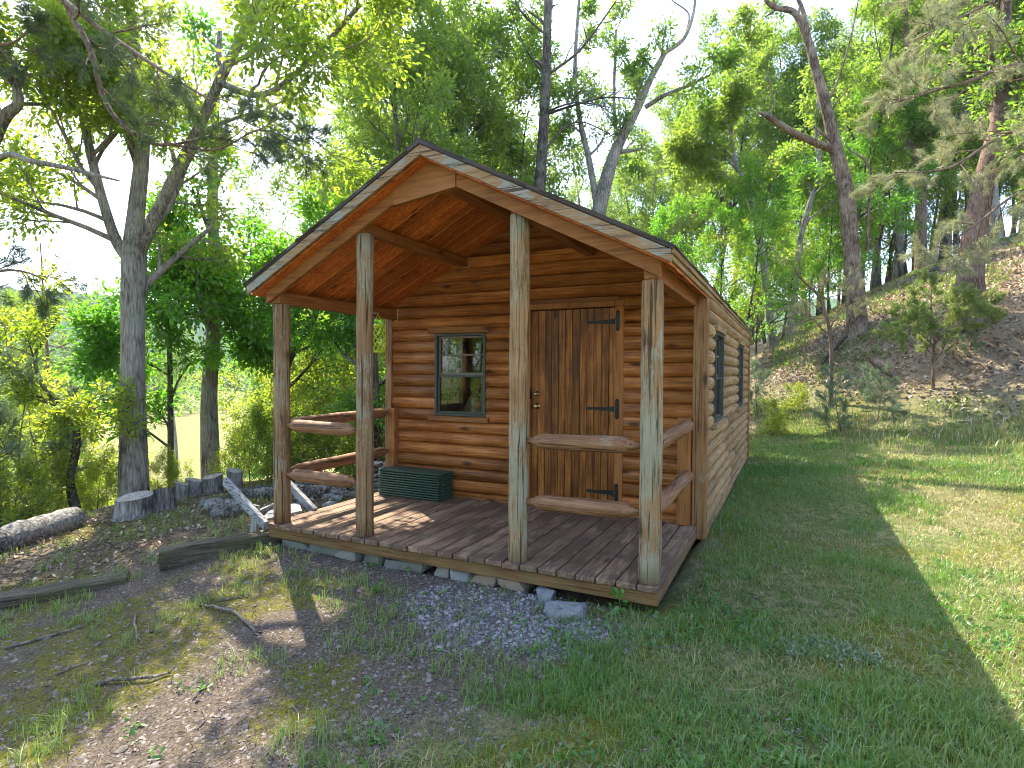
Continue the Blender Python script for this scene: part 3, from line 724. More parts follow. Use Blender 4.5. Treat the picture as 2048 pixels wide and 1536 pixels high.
# windows: build in a local frame (a along wall, z up, d outward) so that front, sides and rear share one builder
def window(axis, plane, outdir, a0, a1, z0, z1, trim_mat, frame_mat, header=True):
    def B(m, p0, p1, q0, q1, d0, d1, c=.002):
        if axis == 'X': m.box(p0, p1, min(plane + outdir*d0, plane + outdir*d1), max(plane + outdir*d0, plane + outdir*d1), q0, q1, c)
        else: m.box(min(plane + outdir*d0, plane + outdir*d1), max(plane + outdir*d0, plane + outdir*d1), p0, p1, q0, q1, c)
    w = MB(); f = .028
    B(w, a0, a0 + f, z0, z1, -.05, .055); B(w, a1 - f, a1, z0, z1, -.05, .055)
    B(w, a0 + f, a1 - f, z1 - f, z1, -.05, .055); B(w, a0 + f, a1 - f, z0, z0 + f, -.05, .055)
    win = w.build('window', frame_mat, cabin)
    zm = (z0 + z1) / 2 + .01; i0, i1 = a0 + f, a1 - f
    u = MB(); g = .022
    B(u, i0 + .0005, i0 + g, zm - .015, z1 - f - .0005, -.02, .008); B(u, i1 - g, i1 - .0005, zm - .015, z1 - f - .0005, -.02, .008)
    B(u, i0 + g, i1 - g, z1 - f - g, z1 - f - .0005, -.02, .008); B(u, i0 + g, i1 - g, zm - .015, zm + .014, -.02, .010)
    u.build('upper_sash', MAT['muntin'] if axis == 'X' else frame_mat, win)
    am = (i0 + i1) / 2; zq = (zm + z1 - f) / 2
    mu = MB(); B(mu, am - .008, am + .008, zm + .0145, z1 - f - g - .0005, -.012, .002); B(mu, i0 + g + .0005, am - .0085, zq - .008, zq + .008, -.012, .0015); B(mu, am + .0085, i1 - g - .0005, zq - .008, zq + .008, -.012, .0015)
    mu.build('muntin', MAT['muntin'] if axis == 'X' else MAT['winlight'], win)
    l = MB()
    B(l, i0 + .0005, i0 + g + .006, z0 + f + .0005, zm - .0155, .0, .035); B(l, i1 - g - .006, i1 - .0005, z0 + f + .0005, zm - .0155, .0, .035)
    B(l, i0 + g + .006, i1 - g - .006, z0 + f + .0005, z0 + f + g, .0, .035); B(l, i0 + g + .006, i1 - g - .006, zm - .038, zm - .0155, .0, .038)
    l.build('lower_sash', frame_mat, win)
    p = MB(); B(p, i0 + g, i1 - g, zm + .014, z1 - f - g, -.008, -.004, 0); p.build('pane', MAT['glass'], win)
    p = MB(); B(p, i0 + g + .006, i1 - g - .006, z0 + f + g, zm - .038, .012, .016, 0); p.build('pane', MAT['glass'], win)
    if header:
        h = MB(); B(h, a0 - .078, a1 + .048, z1 + .003, z1 + .07, .0, .078, .004); h.build('window_header', trim_mat, win)
        s = MB(); B(s, a0 - .075, a1 + .05, z0 - .062, z0 - .003, .0, .082, .004); s.build('window_sill', trim_mat, win)
    return win
window('X', YF, -1, WIN[0] + .003, WIN[1] - .003, WIN[2] + .003, WIN[3] - .003, MAT['board_x'], MAT['winframe'])
for o in SW: window('Y', XR - .045, 1, o[0] + .003, o[1] - .003, o[2] + .003, o[3] - .003, MAT['fascia_y'], MAT['winframe'])
window('Y', XL + .045, -1, 2.963, 3.557, .913, 1.847, MAT['fascia_y'], MAT['winframe'])
window('X', YB - .02, 1, 1.403, 2.097, .913, 1.847, MAT['board_x'], MAT['winframe'])
# small fittings
part('cable', MAT['cable'], lambda m: m.tube([(.165, 1.755, 2.17), (.15, 1.752, 2.10), (.16, 1.752, 2.03), (.13, 1.752, 2.02)], [.005] * 4, 6))
part('cable', MAT['cable'], lambda m: m.tube([(1.125, 1.765, 2.70), (1.13, 1.762, 2.63), (1.12, 1.755, 2.585), (1.08, 1.74, 2.58)], [.004] * 4, 6))
part('lamp_socket', MAT['cable'], lambda m: (m.tube([(1.42, .10, 2.86), (1.42, .10, 2.815)], [.026, .022], 12), m.tube([(1.42, .10, 2.82), (1.37, .09, 2.80), (1.33, .06, 2.785)], [.006, .006, .004], 6)))
part('lantern_rod', MAT['cable'], lambda m: m.tube([(.10, 1.10, 2.052), (.36, 1.15, 2.046)], [.005, .004], 6))

# ---------------------------------------------------------------- things on and around the porch
# green pickets
def picket(x, y, z, seed, label):
    r = random.Random(seed); m = MB(); x0 = .075 + x + r.uniform(-.006, .006); x1 = x0 + .86; h = .0105; w = .040
    P = [(x0 + .055, -w), (x1, -w), (x1, w), (x0 + .055, w), (x0, 0)]
    m.prism([(a, y + b, z - h + .001) for a, b in P], (0, 0, 2*h - .004), (0, 0, 0))
    # rounded lip along the front edge
    m.tube([(x0 + .055, y - w, z), (x1, y - w, z)], [h * 1.0] * 2, 10)
    return tag(m.build('picket', MAT['green'], None, (x0, y, z)), label, 'picket', 'dark green pickets stacked on the porch')
for row in range(3):
    for k in range(11):
        lab = 'dark green pointed picket lying in the stack under the porch window'
        if row == 0 and k == 10: lab = 'topmost front picket of the green stack under the porch window'
        picket(.0 + row * .012, 1.50 + row * .09, .016 + k * .0275, row * 20 + k, lab)

# net lantern
ln = thing('hanging_lantern', 'yellow green netted lantern hanging from a rod under the porch eave', 'lantern', (.35, 1.155, 1.77))
nb = MB(); rl = .085
def lp(a, t): 
    rr = rl * (1 - .22 * abs(2*t - 1) ** 3); return (.35 + rr * math.cos(a), 1.155 + rr * math.sin(a), 1.63 + .28 * t)
for k in range(10):
    for s in (-1, 1):
        nb.tube([lp(2*math.pi*k/10 + s * t * 2.2, t) for t in np.linspace(0, 1, 13)], [.0035] * 13, 5)
nb.build('net', MAT['yellow'], ln)
for z in (1.63, 1.91):
    c = MB(); c.tube([(.35 + rl * .8 * math.cos(a), 1.155 + rl * .8 * math.sin(a), z) for a in np.linspace(0, 2*math.pi, 21)], [.009] * 21, 6); c.build('rim', MAT['yellow'], ln)
c = MB(); c.tube([(.31, 1.12, 1.91), (.35, 1.155, 2.04)], [.003] * 2, 5); c.tube([(.39, 1.19, 1.91), (.35, 1.155, 2.04)], [.003] * 2, 5); c.build('cord', MAT['yellow'], ln)

# inside: lamp on a small table and a chair, seen through the window
tb = thing('side_table', 'dark side table inside the cabin below the front window lamp', 'table', (.85, 2.45, -.02))
MB().box(.45, 1.25, 2.15, 2.75, .70, .74, .004).build('table_top', MAT['darkfurn'], tb)
for x in (.49, 1.21):
    for y in (2.19, 2.71): MB().box(x - .025, x + .025, y - .025, y + .025, -.019, .699).build('leg', MAT['darkfurn'], tb)
lm = thing('table_lamp', 'beige bell shaped lamp seen through the lower front window pane', 'lamp', (.82, 2.42, .741))
MB().lathe((.82, 2.42, .742), [(.001, .001), (.06, .001), (.06, .02), (.02, .04), (.02, .20), (.001, .20)], 16).build('lamp_base', MAT['darkfurn'], lm)
MB().lathe((.82, 2.42, .742), [(.15, .16), (.155, .165), (.13, .22), (.085, .29), (.06, .36), (.055, .36), (.08, .29), (.125, .22), (.15, .16)], 20).build('lamp_shade', MAT['shade'], lm)
ch = thing('chair', 'dark chair inside the cabin by the far window', 'chair', (.55, 3.3, -.02))
MB().box(.33, .77, 3.08, 3.52, .42, .46, .004).build('seat', MAT['darkfurn'], ch)
for x in (.35, .75):
    for y in (3.10, 3.50): MB().box(x - .02, x + .02, y - .02, y + .02, -.019, .419).build('leg', MAT['darkfurn'], ch)
bk = MB(); bk.box(.33, .36, 3.08, 3.115, .461, 1.2); bk.box(.33, .36, 3.485, 3.52, .461, 1.2); bk.box(.33, .36, 3.116, 3.484, 1.10, 1.18); bk.box(.33, .36, 3.116, 3.484, .8, .86); bk.build('backrest', MAT['darkfurn'], ch)

# rough stones
def rock_mesh(c, dims, seed, rot=0.0, n=2, flat=.0, rough=.16, sharp=1.6):
    """irregular stone: icosphere pushed towards a box, jittered"""
    r = np.random.default_rng(seed)
    import bmesh
    bm = bmesh.new(); bmesh.ops.create_icosphere(bm, subdivisions=n, radius=1.0)
    V = np.array([v.co[:] for v in bm.verts]); Fc = [tuple(v.index for v in f.verts) for f in bm.faces]; bm.free()
    V = np.sign(V) * np.abs(V) ** (1 / sharp)
    for k in range(7):
        d = r.normal(size=3); d /= np.linalg.norm(d); h = r.uniform(.55, .95) * (1.0 if sharp < 4 else 1.45); s = V @ d
        V = V - np.outer(np.clip(s - h, 0, None) * .85, d)
    V += r.normal(0, rough * .25, V.shape)
    V *= np.array(dims) / 2
    cz, sz = math.cos(rot), math.sin(rot)
    V = np.stack([V[:, 0]*cz - V[:, 1]*sz, V[:, 0]*sz + V[:, 1]*cz, V[:, 2]], 1) + np.array(c)
    m = MB(); m.add(V.tolist(), Fc, False); return m
ST = [ # x centre, length, height, material, label
 (.26, .34, .11, 'slab', 'flat grey foundation slab under the porch nearest its left post'),
 (.60, .32, .12, 'slab', 'pale flat foundation stone under the left half of the porch edge'),
 (.90, .24, .14, 'slab', 'squat grey foundation block between the left porch posts'),
 (1.16, .24, .13, 'slab', 'square foundation block just right of the second porch post'),
 (1.52, .40, .13, 'slab', 'long mossy grey foundation slab under the porch middle left'),
 (1.86, .14, .14, 'slab', 'small upright grey foundation stone under the porch middle'),
 (2.04, .15, .14, 'rock', 'small dark foundation stone beside the pinkish slab'),
 (2.26, .24, .11, 'slab_red', 'pinkish foundation slab left of the third porch post'),
 (2.49, .22, .10, 'slab_red', 'reddish foundation slab below the third porch post')]
wr0 = random.Random(2)
for i, (x, L, h, mt, lab) in enumerate(ST):
    g = gz(x, .0); zt = -.133; y = .165 + (.02 if i % 2 else 0)
    tag(rock_mesh((x, y, (zt + g) / 2 - .03), (L * 1.04, .26, zt - g + .05), 100 + i, wr0.uniform(-.12, .12), 3, sharp=7.0, rough=.10).build('foundation_stone', MAT[mt], None, (x, y, g)), lab, 'stone', 'foundation stones under the porch edge')
tag(rock_mesh((2.80, .02, -.20), (.17, .20, .15), 140, .3, 2).build('foundation_stone', MAT['rock'], None, (2.80, .02, -.25)), 'rounded grey stone propping the porch right of the third post', 'stone', 'foundation stones under the porch edge')
p = pd(1130, 1210, 3.72)
tag(rock_mesh((3.02, -.18, gz(3.02, -.18) + .03), (.30, .24, .13), 141, .5, 3, sharp=2.2).build('rock', MAT['rock'], None, (3.02, -.18, gz(3.02, -.18))), 'large flat blue grey rock on the gravel before the right porch edge', 'rock')

# landscape timbers
def timber(a, b, w, h, seed, label, mat='timber'):
    a = Vector(a); b = Vector(b); n = 9; r = random.Random(seed); m = MB(); d = (b - a).normalized(); sd = d.cross(Vector((0, 0, 1))).normalized(); up = sd.cross(d)
    vs = []; c = .018
    sec = [(-w/2+c, -h/2), (w/2-c, -h/2), (w/2, -h/2+c), (w/2, h/2-c), (w/2-c, h/2), (-w/2+c, h/2), (-w/2, h/2-c), (-w/2, -h/2+c)]
    for i in range(n + 1):
        p = a + (b - a) * i / n
        for (q, s) in sec: vs.append(p + sd * (q + r.uniform(-.006, .006)) + up * (s + r.uniform(-.008, .006)))
    fs = [tuple(range(8))[::-1], tuple(range(n*8, n*8+8))]
    for i in range(n):
        for k in range(8): fs.append((i*8+k, i*8+(k+1) % 8, (i+1)*8+(k+1) % 8, (i+1)*8+k))
    ang = math.atan2(d.y, d.x); mid = (a + b) / 2
    R = Matrix.Rotation(-ang, 3, 'Z')
    m.add([R @ (v - mid) for v in vs], fs, False)
    o = m.build('landscape_timber', MAT[mat]); o.location = mid; o.rotation_euler = (0, 0, ang)
    return tag(o, label, 'timber')
timber((-.60, -.64, -.235), (-.03, .16, -.185), .165, .175, 1, 'square dark landscape timber with mossy top running to the porch corner')
timber((-1.55, -1.78, -.50), (-.78, -.80, -.425), .19, .16, 2, 'half buried rotten timber in the lower left foreground')
pl = MB(); a = Vector((-.72, .40, -.20)); pl.bar(a, a + Vector((.52, .05, .02)), .09, .022, ch=.003)
tag(pl.build('loose_board', MAT['grey_plank'], None, a), 'pale loose board lying flat behind the dark timber', 'board')

# broken grey lounge chair by the porch corner
lc = thing('lounge_chair', 'broken silver grey wooden lounge chair beside the left porch corner', 'chair', (-.55, 1.1, -.28))
def P3(u, v, d): return Vector(pd(u, v, d))
MB().bar(P3(450, 962, 5.75), P3(532, 1052, 5.25), .045, .085, ch=.004).build('side_rail', MAT['grey_plank'], lc)
MB().bar(P3(572, 962, 6.25), P3(630, 1024, 5.85), .045, .085, ch=.004).build('side_rail', MAT['grey_plank'], lc)
a = P3(503, 1006, 5.5); MB().bar((a.x, a.y + .05, a.z - .03), (a.x - .01, a.y + .03, gz(a.x, a.y) - .02), .08, .03, up=(0, 1, 0)).build('leg', MAT['cutwood'], lc)
a = P3(577, 972, 6.3); MB().bar((a.x, a.y, a.z), (a.x - .02, a.y + .02, gz(a.x, a.y) - .02), .06, .03, up=(0, 1, 0)).build('leg', MAT['cutwood'], lc)
MB().bar(P3(518, 1026, 5.65), P3(566, 1004, 6.1), .03, .06).build('cross_bar', MAT['grey_plank'], lc)
sp = MB(); A, B_, C_, D_ = P3(522, 1044, 5.45), P3(604, 1025, 5.75), P3(598, 1008, 6.05), P3(540, 1022, 5.85)
sp.prism([A, B_, C_, D_], (0, 0, .02), (0, 0, 0)); sp.build('seat', MAT['grey_plank'], lc)

# stumps and logs on the left edge
def stump(u, d, dia, h, seed, label, lean=0.0):
    g = on_ground(u, d); r = random.Random(seed); m = MB(); n = 26; vs = []; fs = []; lv = [-.12, 0, .08, .5, .85, 1.0]
    ph = [r.uniform(0, 6.28) for _ in range(3)]
    for j, t in enumerate(lv):
        fl = 1.22 if t < 0 else 1.15 - .15 * min(1, t * 4)
        for k in range(n):
            a = 2*math.pi*k/n; rr = dia/2 * fl * (1 + .05*math.sin(3*a+ph[0]) + .04*math.sin(7*a+ph[1]) + r.uniform(-.018, .018))
            vs.append(g + Vector((rr*math.cos(a) + lean*t*h, rr*math.sin(a), t*h + (.03*math.cos(a+ph[2]) if t == 1 else 0))))
    for j in range(len(lv)-1):
        for k in range(n): fs.append((j*n+k, j*n+(k+1) % n, (j+1)*n+(k+1) % n, (j+1)*n+k))
    m.add(vs, fs, True); root = thing('stump', label, 'stump', g, 'stumps set in a row along the bank')
    m.build('bark', MAT['bark_stump'], root)
    t = MB(); b = (len(lv)-1)*n; top = [vs[b+k] for k in range(n)]; cen = sum(top, Vector())/n + Vector((0, 0, .004))
    t.add([p + Vector((0, 0, .003)) for p in top] + [cen], [(k, (k+1) % n, n) for k in range(n)]); t.build('cut_top', MAT['cutwood'], root)
stump(268, 7.0, .40, .25, 1, 'wide silver stump right in front of the big oak')
stump(326, 7.35, .27, .26, 2, 'rounded silver stump just right of the wide stump')
stump(362, 8.0, .18, .22, 3, 'narrow stump half hidden between two silver stumps')
stump(387, 8.3, .22, .22, 4, 'silver stump in front of the thin dark sapling')
stump(424, 8.6, .27, .24, 5, 'silver stump right in front of the leafy second trunk')
stump(468, 8.8, .22, .30, 6, 'tall grey stump behind the lounge chair rail')
def lie_log(a, b, r0, r1, seed, name, label, group=None, mat='bark_log', wob=.06, rings=()):
    a = Vector(a); b = Vector(b); n = 12; rr = random.Random(seed); d = (b - a); root = thing(name, label, 'log', a, group)
    pts = [a + d * i / n + Vector((rr.uniform(-.01, .01), rr.uniform(-.01, .01), rr.uniform(-.012, .012))) for i in range(n + 1)]
    rad = [(r0 + (r1 - r0) * i / n) * (1 + rr.uniform(-.05, .05)) for i in range(n + 1)]
    m = MB(); m.tube(pts, rad, 20, False, True, wob, seed); m.build('bark', MAT[mat], root)
    e = MB(); dn = d.normalized(); u = dn.orthogonal().normalized(); w = dn.cross(u)
    for p, q, s in ((pts[0], rad[0], -1), (pts[-1], rad[-1], 1)):
        vs = [p + dn * s * .002 + (u*math.cos(6.283*k/18) + w*math.sin(6.283*k/18)) * q * .96 for k in range(18)] + [p + dn * s * .006]
        e.add(vs, [((k, (k+1) % 18, 18) if s > 0 else ((k+1) % 18, k, 18)) for k in range(18)])
    e.build('cut_end', MAT['cutwood'], root); return root
a = on_ground(150, 6.75); b = on_ground(-60, 5.6)
lie_log(a + Vector((0, 0, .10)), b + Vector((0, 0, .13)), .135, .16, 4, 'fallen_log', 'thick fallen grey log lying at the left edge of the picture')
# low heap of split wood, hollow logs and flat stones behind the porch
HG = 'weathered wood scattered behind the porch'
wr = random.Random(21)
for i, (u, d, L, r0, lab) in enumerate([
   (455, 7.0, .55, .09, 'gnarled grey log below the tall stump'), (470, 6.7, .45, .08, 'mossy rotten log chunk in front of the gnarled log'), (430, 7.2, .35, .07, 'small broken log left of the gnarled log'),
   (510, 7.7, .6, .09, 'rough grey log behind the lounge chair'), (545, 8.0, .5, .08, 'grey log partly hidden by the left porch post'),
   (618, 7.6, .34, .105, 'short hollow log with dark end facing the porch'), (590, 8.2, .6, .08, 'long grey log behind the hollow log'), (660, 8.0, .5, .07, 'split grey log right of the hollow log'),
   (690, 7.7, .45, .06, 'thin grey split log beside the porch floor'), (640, 8.6, .7, .08, 'grey log lying at the back of the wood heap')]):
    g = on_ground(u, d); an = wr.uniform(-.5, .5) + YAW * -1 + (1.2 if i == 5 else 0)
    dv = Vector((math.cos(an), math.sin(an), wr.uniform(-.06, .06))) * L / 2
    lie_log(g - dv + Vector((0, 0, r0 * .7)), g + dv + Vector((0, 0, r0 * .7)), r0, r0 * .85, 30 + i, 'log', lab, HG, wob=.14)
for i in range(26):
    u = wr.uniform(560, 775); d = wr.uniform(7.0, 8.6); g = on_ground(u, d); s = wr.uniform(.10, .24)
    tag(rock_mesh((g.x, g.y, g.z + s * .12), (s, s * wr.uniform(.5, .9), s * wr.uniform(.25, .5)), 300 + i, wr.uniform(0, 3), 2).build('rock', MAT['rock'], None, g),
        'loose grey rock among the wood heap behind the porch', 'rock', 'loose rocks behind the porch')
for i in range(14):
    k = i % 7; u = 748 + (i // 7) * 34 + wr.uniform(-8, 8); d = 7.75 + wr.uniform(-.08, .08); g = on_ground(u, d)
    tag(rock_mesh((g.x, g.y, g.z + .03 + k * .068), (.30 + wr.uniform(-.06, .06), .24, .075), 340 + i, wr.uniform(-.4, .4), 2, sharp=2.6).build('flat_stone', MAT['slab'], None, (g.x, g.y, g.z + k * .068)),
        'flat grey stone in the dry stack beside the cabin corner', 'stone', 'flat stones stacked beside the cabin corner')
g = on_ground(660, 6.75)
tag(rock_mesh((g.x, g.y, g.z + .05), (.20, .15, .11), 380, .2, 3, rough=.05, sharp=1.1).build('rock', MAT['rock'], None, g), 'smooth pale rounded rock beside the porch floor edge', 'rock')

# sticks on the ground
def stick(pts, r, label, seed):
    rr = random.Random(seed); P = []
    for (u, v, dz) in pts:
        d = FWD + RGT * (u - 1024) / F_PX + UPV * (768 - v) / F_PX; t = 4.0
        for _ in range(12):
            p = CAM + d * t; t = t * (CAM[2] - gz(p[0], p[1])) / max(CAM[2] - p[2], .05)
        p = CAM + d * t; P.append(Vector((p[0], p[1], gz(p[0], p[1]) + r * .8 + dz)))
    Q = [P[0]]
    for a, b in zip(P[:-1], P[1:]):
        for k in (1, 2, 3): Q.append(a.lerp(b, k / 3) + Vector((rr.uniform(-.006, .006), rr.uniform(-.006, .006), rr.uniform(0, .006))))
    m = MB(); m.tube(Q, [r * (1 - .55 * i / len(Q)) for i in range(len(Q))], 8, True, True, .15, seed)
    tag(m.build('stick', MAT['twig'], None, Q[0]), label, 'stick')
stick([(512, 1266, 0), (470, 1230, .01), (425, 1218, .012), (398, 1212, 0)], .012, 'curved pale stick lying on the moss in the left foreground', 1)
stick([(188, 1372, 0), (240, 1366, .01), (300, 1362, .01), (340, 1350, 0)], .013, 'broken pale stick near the bottom left corner', 2)
stick([(10, 1300, 0), (90, 1278, 0), (170, 1255, 0)], .012, 'grey stick lying along the rotten timber', 3)
stick([(272, 1232, 0), (270, 1262, .01), (280, 1285, 0)], .009, 'short forked stick right of the rotten timber', 4)
stick([(430, 1205, 0), (470, 1198, 0), (498, 1196, 0)], .007, 'thin dark stick above the curved pale stick', 5)
stick([(110, 1352, 0), (150, 1335, 0), (180, 1325, 0)], .006, 'thin twig left of the broken pale stick', 6)
stick([(240, 1105, 0), (290, 1085, 0), (380, 1058, 0), (405, 1020, .01)], .008, 'long thin branch behind the dark timber', 7)
stick([(20, 1110, 0), (90, 1112, 0), (160, 1100, 0), (200, 1090, 0)], .009, 'long twig on the leaf litter by the fallen log', 8)
stick([(395, 1460, 0), (412, 1440, 0), (405, 1420, .01)], .005, 'thin bent twig at the bottom left centre', 9)
stick([(880, 1300, 0), (905, 1312, 0), (925, 1314, 0)], .005, 'small twig on the gravel left of the flat rock', 10)
stick([(645, 1090, .10), (620, 1125, .03), (607, 1134, .0)], .004, 'dry stem leaning against the porch edge', 11)
stick([(1295, 1296, 0), (1330, 1298, 0), (1356, 1294, 0)], .006, 'grey twig in the grass right of the porch corner', 12)

# ---------------------------------------------------------------- trees
def tube_arrays(branches, V, L, S, T, base):
    """append tubes (list of (pts Nx3, rad N, sides)) to the growing arrays"""
    for pts, rad, n in branches:
        pts = np.asarray(pts, float); N = len(pts)
        tg = np.gradient(pts, axis=0); tg /= np.linalg.norm(tg, axis=1)[:, None] + 1e-9
        ref = np.array([0, 0, 1.0]) if abs(tg[0, 2]) < .8 else np.array([1.0, 0, 0])
        u = np.cross(tg, ref); u /= np.linalg.norm(u, axis=1)[:, None] + 1e-9; w = np.cross(tg, u)
        a = np.arange(n) * 2 * math.pi / n
        ring = pts[:, None, :] + (u[:, None, :] * np.cos(a)[None, :, None] + w[:, None, :] * np.sin(a)[None, :, None]) * np.asarray(rad)[:, None, None]
        V.append(ring.reshape(-1, 3))
        i = np.arange(N * n).reshape(N, n); j = np.roll(i, -1, 1)
        q = np.stack([i[:-1], j[:-1], j[1:], i[1:]], -1).reshape(-1, 4) + base
        L.append(q.ravel()); base += N * n
    return base
def tubes_mesh(name, branches, mat):
    V = []; L = []; tube_arrays(branches, V, L, None, None, 0)
    V = np.concatenate(V); L = np.concatenate(L); n = len(L) // 4
    return raw_mesh(name, V, L, np.arange(n) * 4, np.full(n, 4), mat, True)

def unit(a): return a / (np.linalg.norm(a, axis=-1, keepdims=True) + 1e-9)
def leaves_mesh(name, pos, dirs, k, size, mat, R, spread=.16, aspect=.5, up=1.0, droop=.25, shape=6):
    pos = np.repeat(np.asarray(pos), k, 0); dirs = np.repeat(unit(np.asarray(dirs)), k, 0); n = len(pos)
    rnd = unit(R.normal(size=(n, 3)))
    d = unit(dirs * .45 + rnd * .9 + np.array([0, 0, -droop]))
    c = pos + rnd * (np.abs(R.normal(0, 1, (n, 1))) * spread * .55 + spread * .15)
    nr = unit(np.array([0, 0, 1.0]) * up + R.normal(0, .55, (n, 3))); nr = unit(nr - d * (nr * d).sum(1, keepdims=True))
    s = np.cross(d, nr); l = (size * R.uniform(.6, 1.25, (n, 1))); w = l * aspect * .5; cup = nr * l * .10
    if shape == 6:
        P = np.stack([c, c + d*l*.38 + s*w*.72 + cup*.6, c + d*l*.74 + s*w + cup, c + d*l - cup*.6, c + d*l*.74 - s*w + cup, c + d*l*.38 - s*w*.72 + cup*.6], 1)
        idx = np.array([0, 1, 2, 3, 0, 3, 4, 5]); V = P.reshape(-1, 3)
        L = (np.arange(n)[:, None] * 6 + idx[None]).ravel(); return raw_mesh(name, V, L, np.arange(2*n) * 4, np.full(2*n, 4), mat)
    P = np.stack([c, c + d*l*.55 + s*w + cup, c + d*l, c + d*l*.55 - s*w + cup], 1); V = P.reshape(-1, 3)
    idx = np.array([0, 1, 2, 0, 2, 3]); L = (np.arange(n)[:, None] * 4 + idx[None]).ravel()
    return raw_mesh(name, V, L, np.arange(2*n) * 3, np.full(2*n, 3), mat)
def needles_mesh(name, pos, dirs, k, length, width, mat, R, fan=.75):
    pos = np.repeat(np.asarray(pos), k, 0); dirs = np.repeat(unit(np.asarray(dirs)), k, 0); n = len(pos)
    d = unit(dirs + R.normal(0, fan, (n, 3))); c = pos + R.normal(0, .02, (n, 3)); l = length * R.uniform(.6, 1.2, (n, 1))
    s = unit(np.cross(d, R.normal(size=(n, 3)))) * width * .5
    P = np.stack([c - s, c + s, c + d * l], 1); V = P.reshape(-1, 3)
    return raw_mesh(name, V, np.arange(3*n), np.arange(n) * 3, np.full(n, 3), mat)

class Grow:
    def __init__(s, R, levels, nch, ang, lr, wig=.16, trop=.06, seg=.35, sides=(8, 6, 5, 4, 3), tipn=4, rmin=.004):
        s.R = R; s.levels = levels; s.nch = nch; s.ang = ang; s.lr = lr; s.wig = wig; s.trop = trop; s.seg = seg; s.sides = sides; s.tipn = tipn; s.rmin = rmin
        s.br = []; s.tp = []; s.td = []
    def go(s, p, d, length, r, lev):
        R = s.R; n = int(min(9, max(3, length / s.seg))); pts = [np.array(p, float)]; d = unit(np.array(d, float)); ds = [d]
        for i in range(n):
            d = unit(d + R.normal(0, s.wig, 3) + np.array([0, 0, s.trop])); pts.append(pts[-1] + d * length / n); ds.append(d)
        rad = np.linspace(r, max(r * .35, s.rmin), n + 1)
        s.br.append((np.array(pts), rad, s.sides[min(lev, len(s.sides) - 1)]))
        s.kids(pts, ds, rad, length, lev, .25)
    def kids(s, pts, ds, rad, length, lev, t0):
        R = s.R; n = len(pts) - 1
        if lev >= s.levels:
            for k in range(s.tipn):
                t = .25 + .75 * (k + R.uniform(0, 1)) / s.tipn; x = t * n; i = min(int(x), n - 1); f = x - i
                s.tp.append(pts[i] * (1 - f) + pts[i+1] * f); s.td.append(ds[i])
            return
        m = s.nch[lev]
        for k in range(m):
            t = t0 + (1 - t0) * (k + R.uniform(.2, 1)) / m; x = min(t, .999) * n; i = int(x); f = x - i
            p = pts[i] * (1 - f) + pts[i+1] * f; dd = ds[min(i, n)]
            a = s.ang[lev] * R.uniform(.7, 1.25); ax = unit(np.cross(dd, R.normal(size=3))); nd = dd * math.cos(a) + ax * math.sin(a)
            s.go(p, nd, length * s.lr[lev] * (1.15 - .55 * t) * R.uniform(.75, 1.2), max(rad[i] * .5, s.rmin), lev + 1)
    def along(s, pts, rad, lev, t0, length=None):
        """treat a given polyline as a limb of level lev and sprout children from it"""
        pts = [np.array(p, float) for p in pts]; ds = [unit(pts[min(i+1, len(pts)-1)] - pts[max(i-1, 0)]) for i in range(len(pts))]
        L = sum(np.linalg.norm(b - a) for a, b in zip(pts[:-1], pts[1:])) if length is None else length
        s.kids(pts, ds, rad, L, lev, t0)

def smooth_poly(P, rad, m=4):
    P = np.array(P, float); rad = np.array(rad, float); n = len(P); out = []; ro = []
    for i in range(n - 1):
        p0, p1, p2, p3 = P[max(i-1, 0)], P[i], P[i+1], P[min(i+2, n-1)]
        for t in np.linspace(0, 1, m, endpoint=False):
            out.append(.5 * (2*p1 + (p2-p0)*t + (2*p0-5*p1+4*p2-p3)*t*t + (3*p1-p0-3*p2+p3)*t**3)); ro.append(rad[i] * (1-t) + rad[i+1] * t)
    out.append(P[-1]); ro.append(rad[-1]); return np.array(out), np.array(ro)

def assemble(root_name, label, cat, loc, trunk_br, g, crown_fn, bark, group=None, crown_name='crown'):
    """trunk part (trunk + big limbs), crown part (leaves with their twigs as a sub-part)"""
    root = thing(root_name, label, cat, loc, group); o = np.array(loc)
    shift = lambda br: [(p - o, r, n) for p, r, n in br]
    link('trunk', tubes_mesh('trunk', shift(trunk_br), bark), root)
    cr = None
    if crown_fn is not None:
        me = crown_fn(o); cr = link(crown_name, me, root)
    if g is not None and g.br:
        link('branchwork', tubes_mesh('branchwork', shift(g.br), bark), cr if cr is not None else root)  # branches of every size off the trunk and limbs, in one mesh
    return root

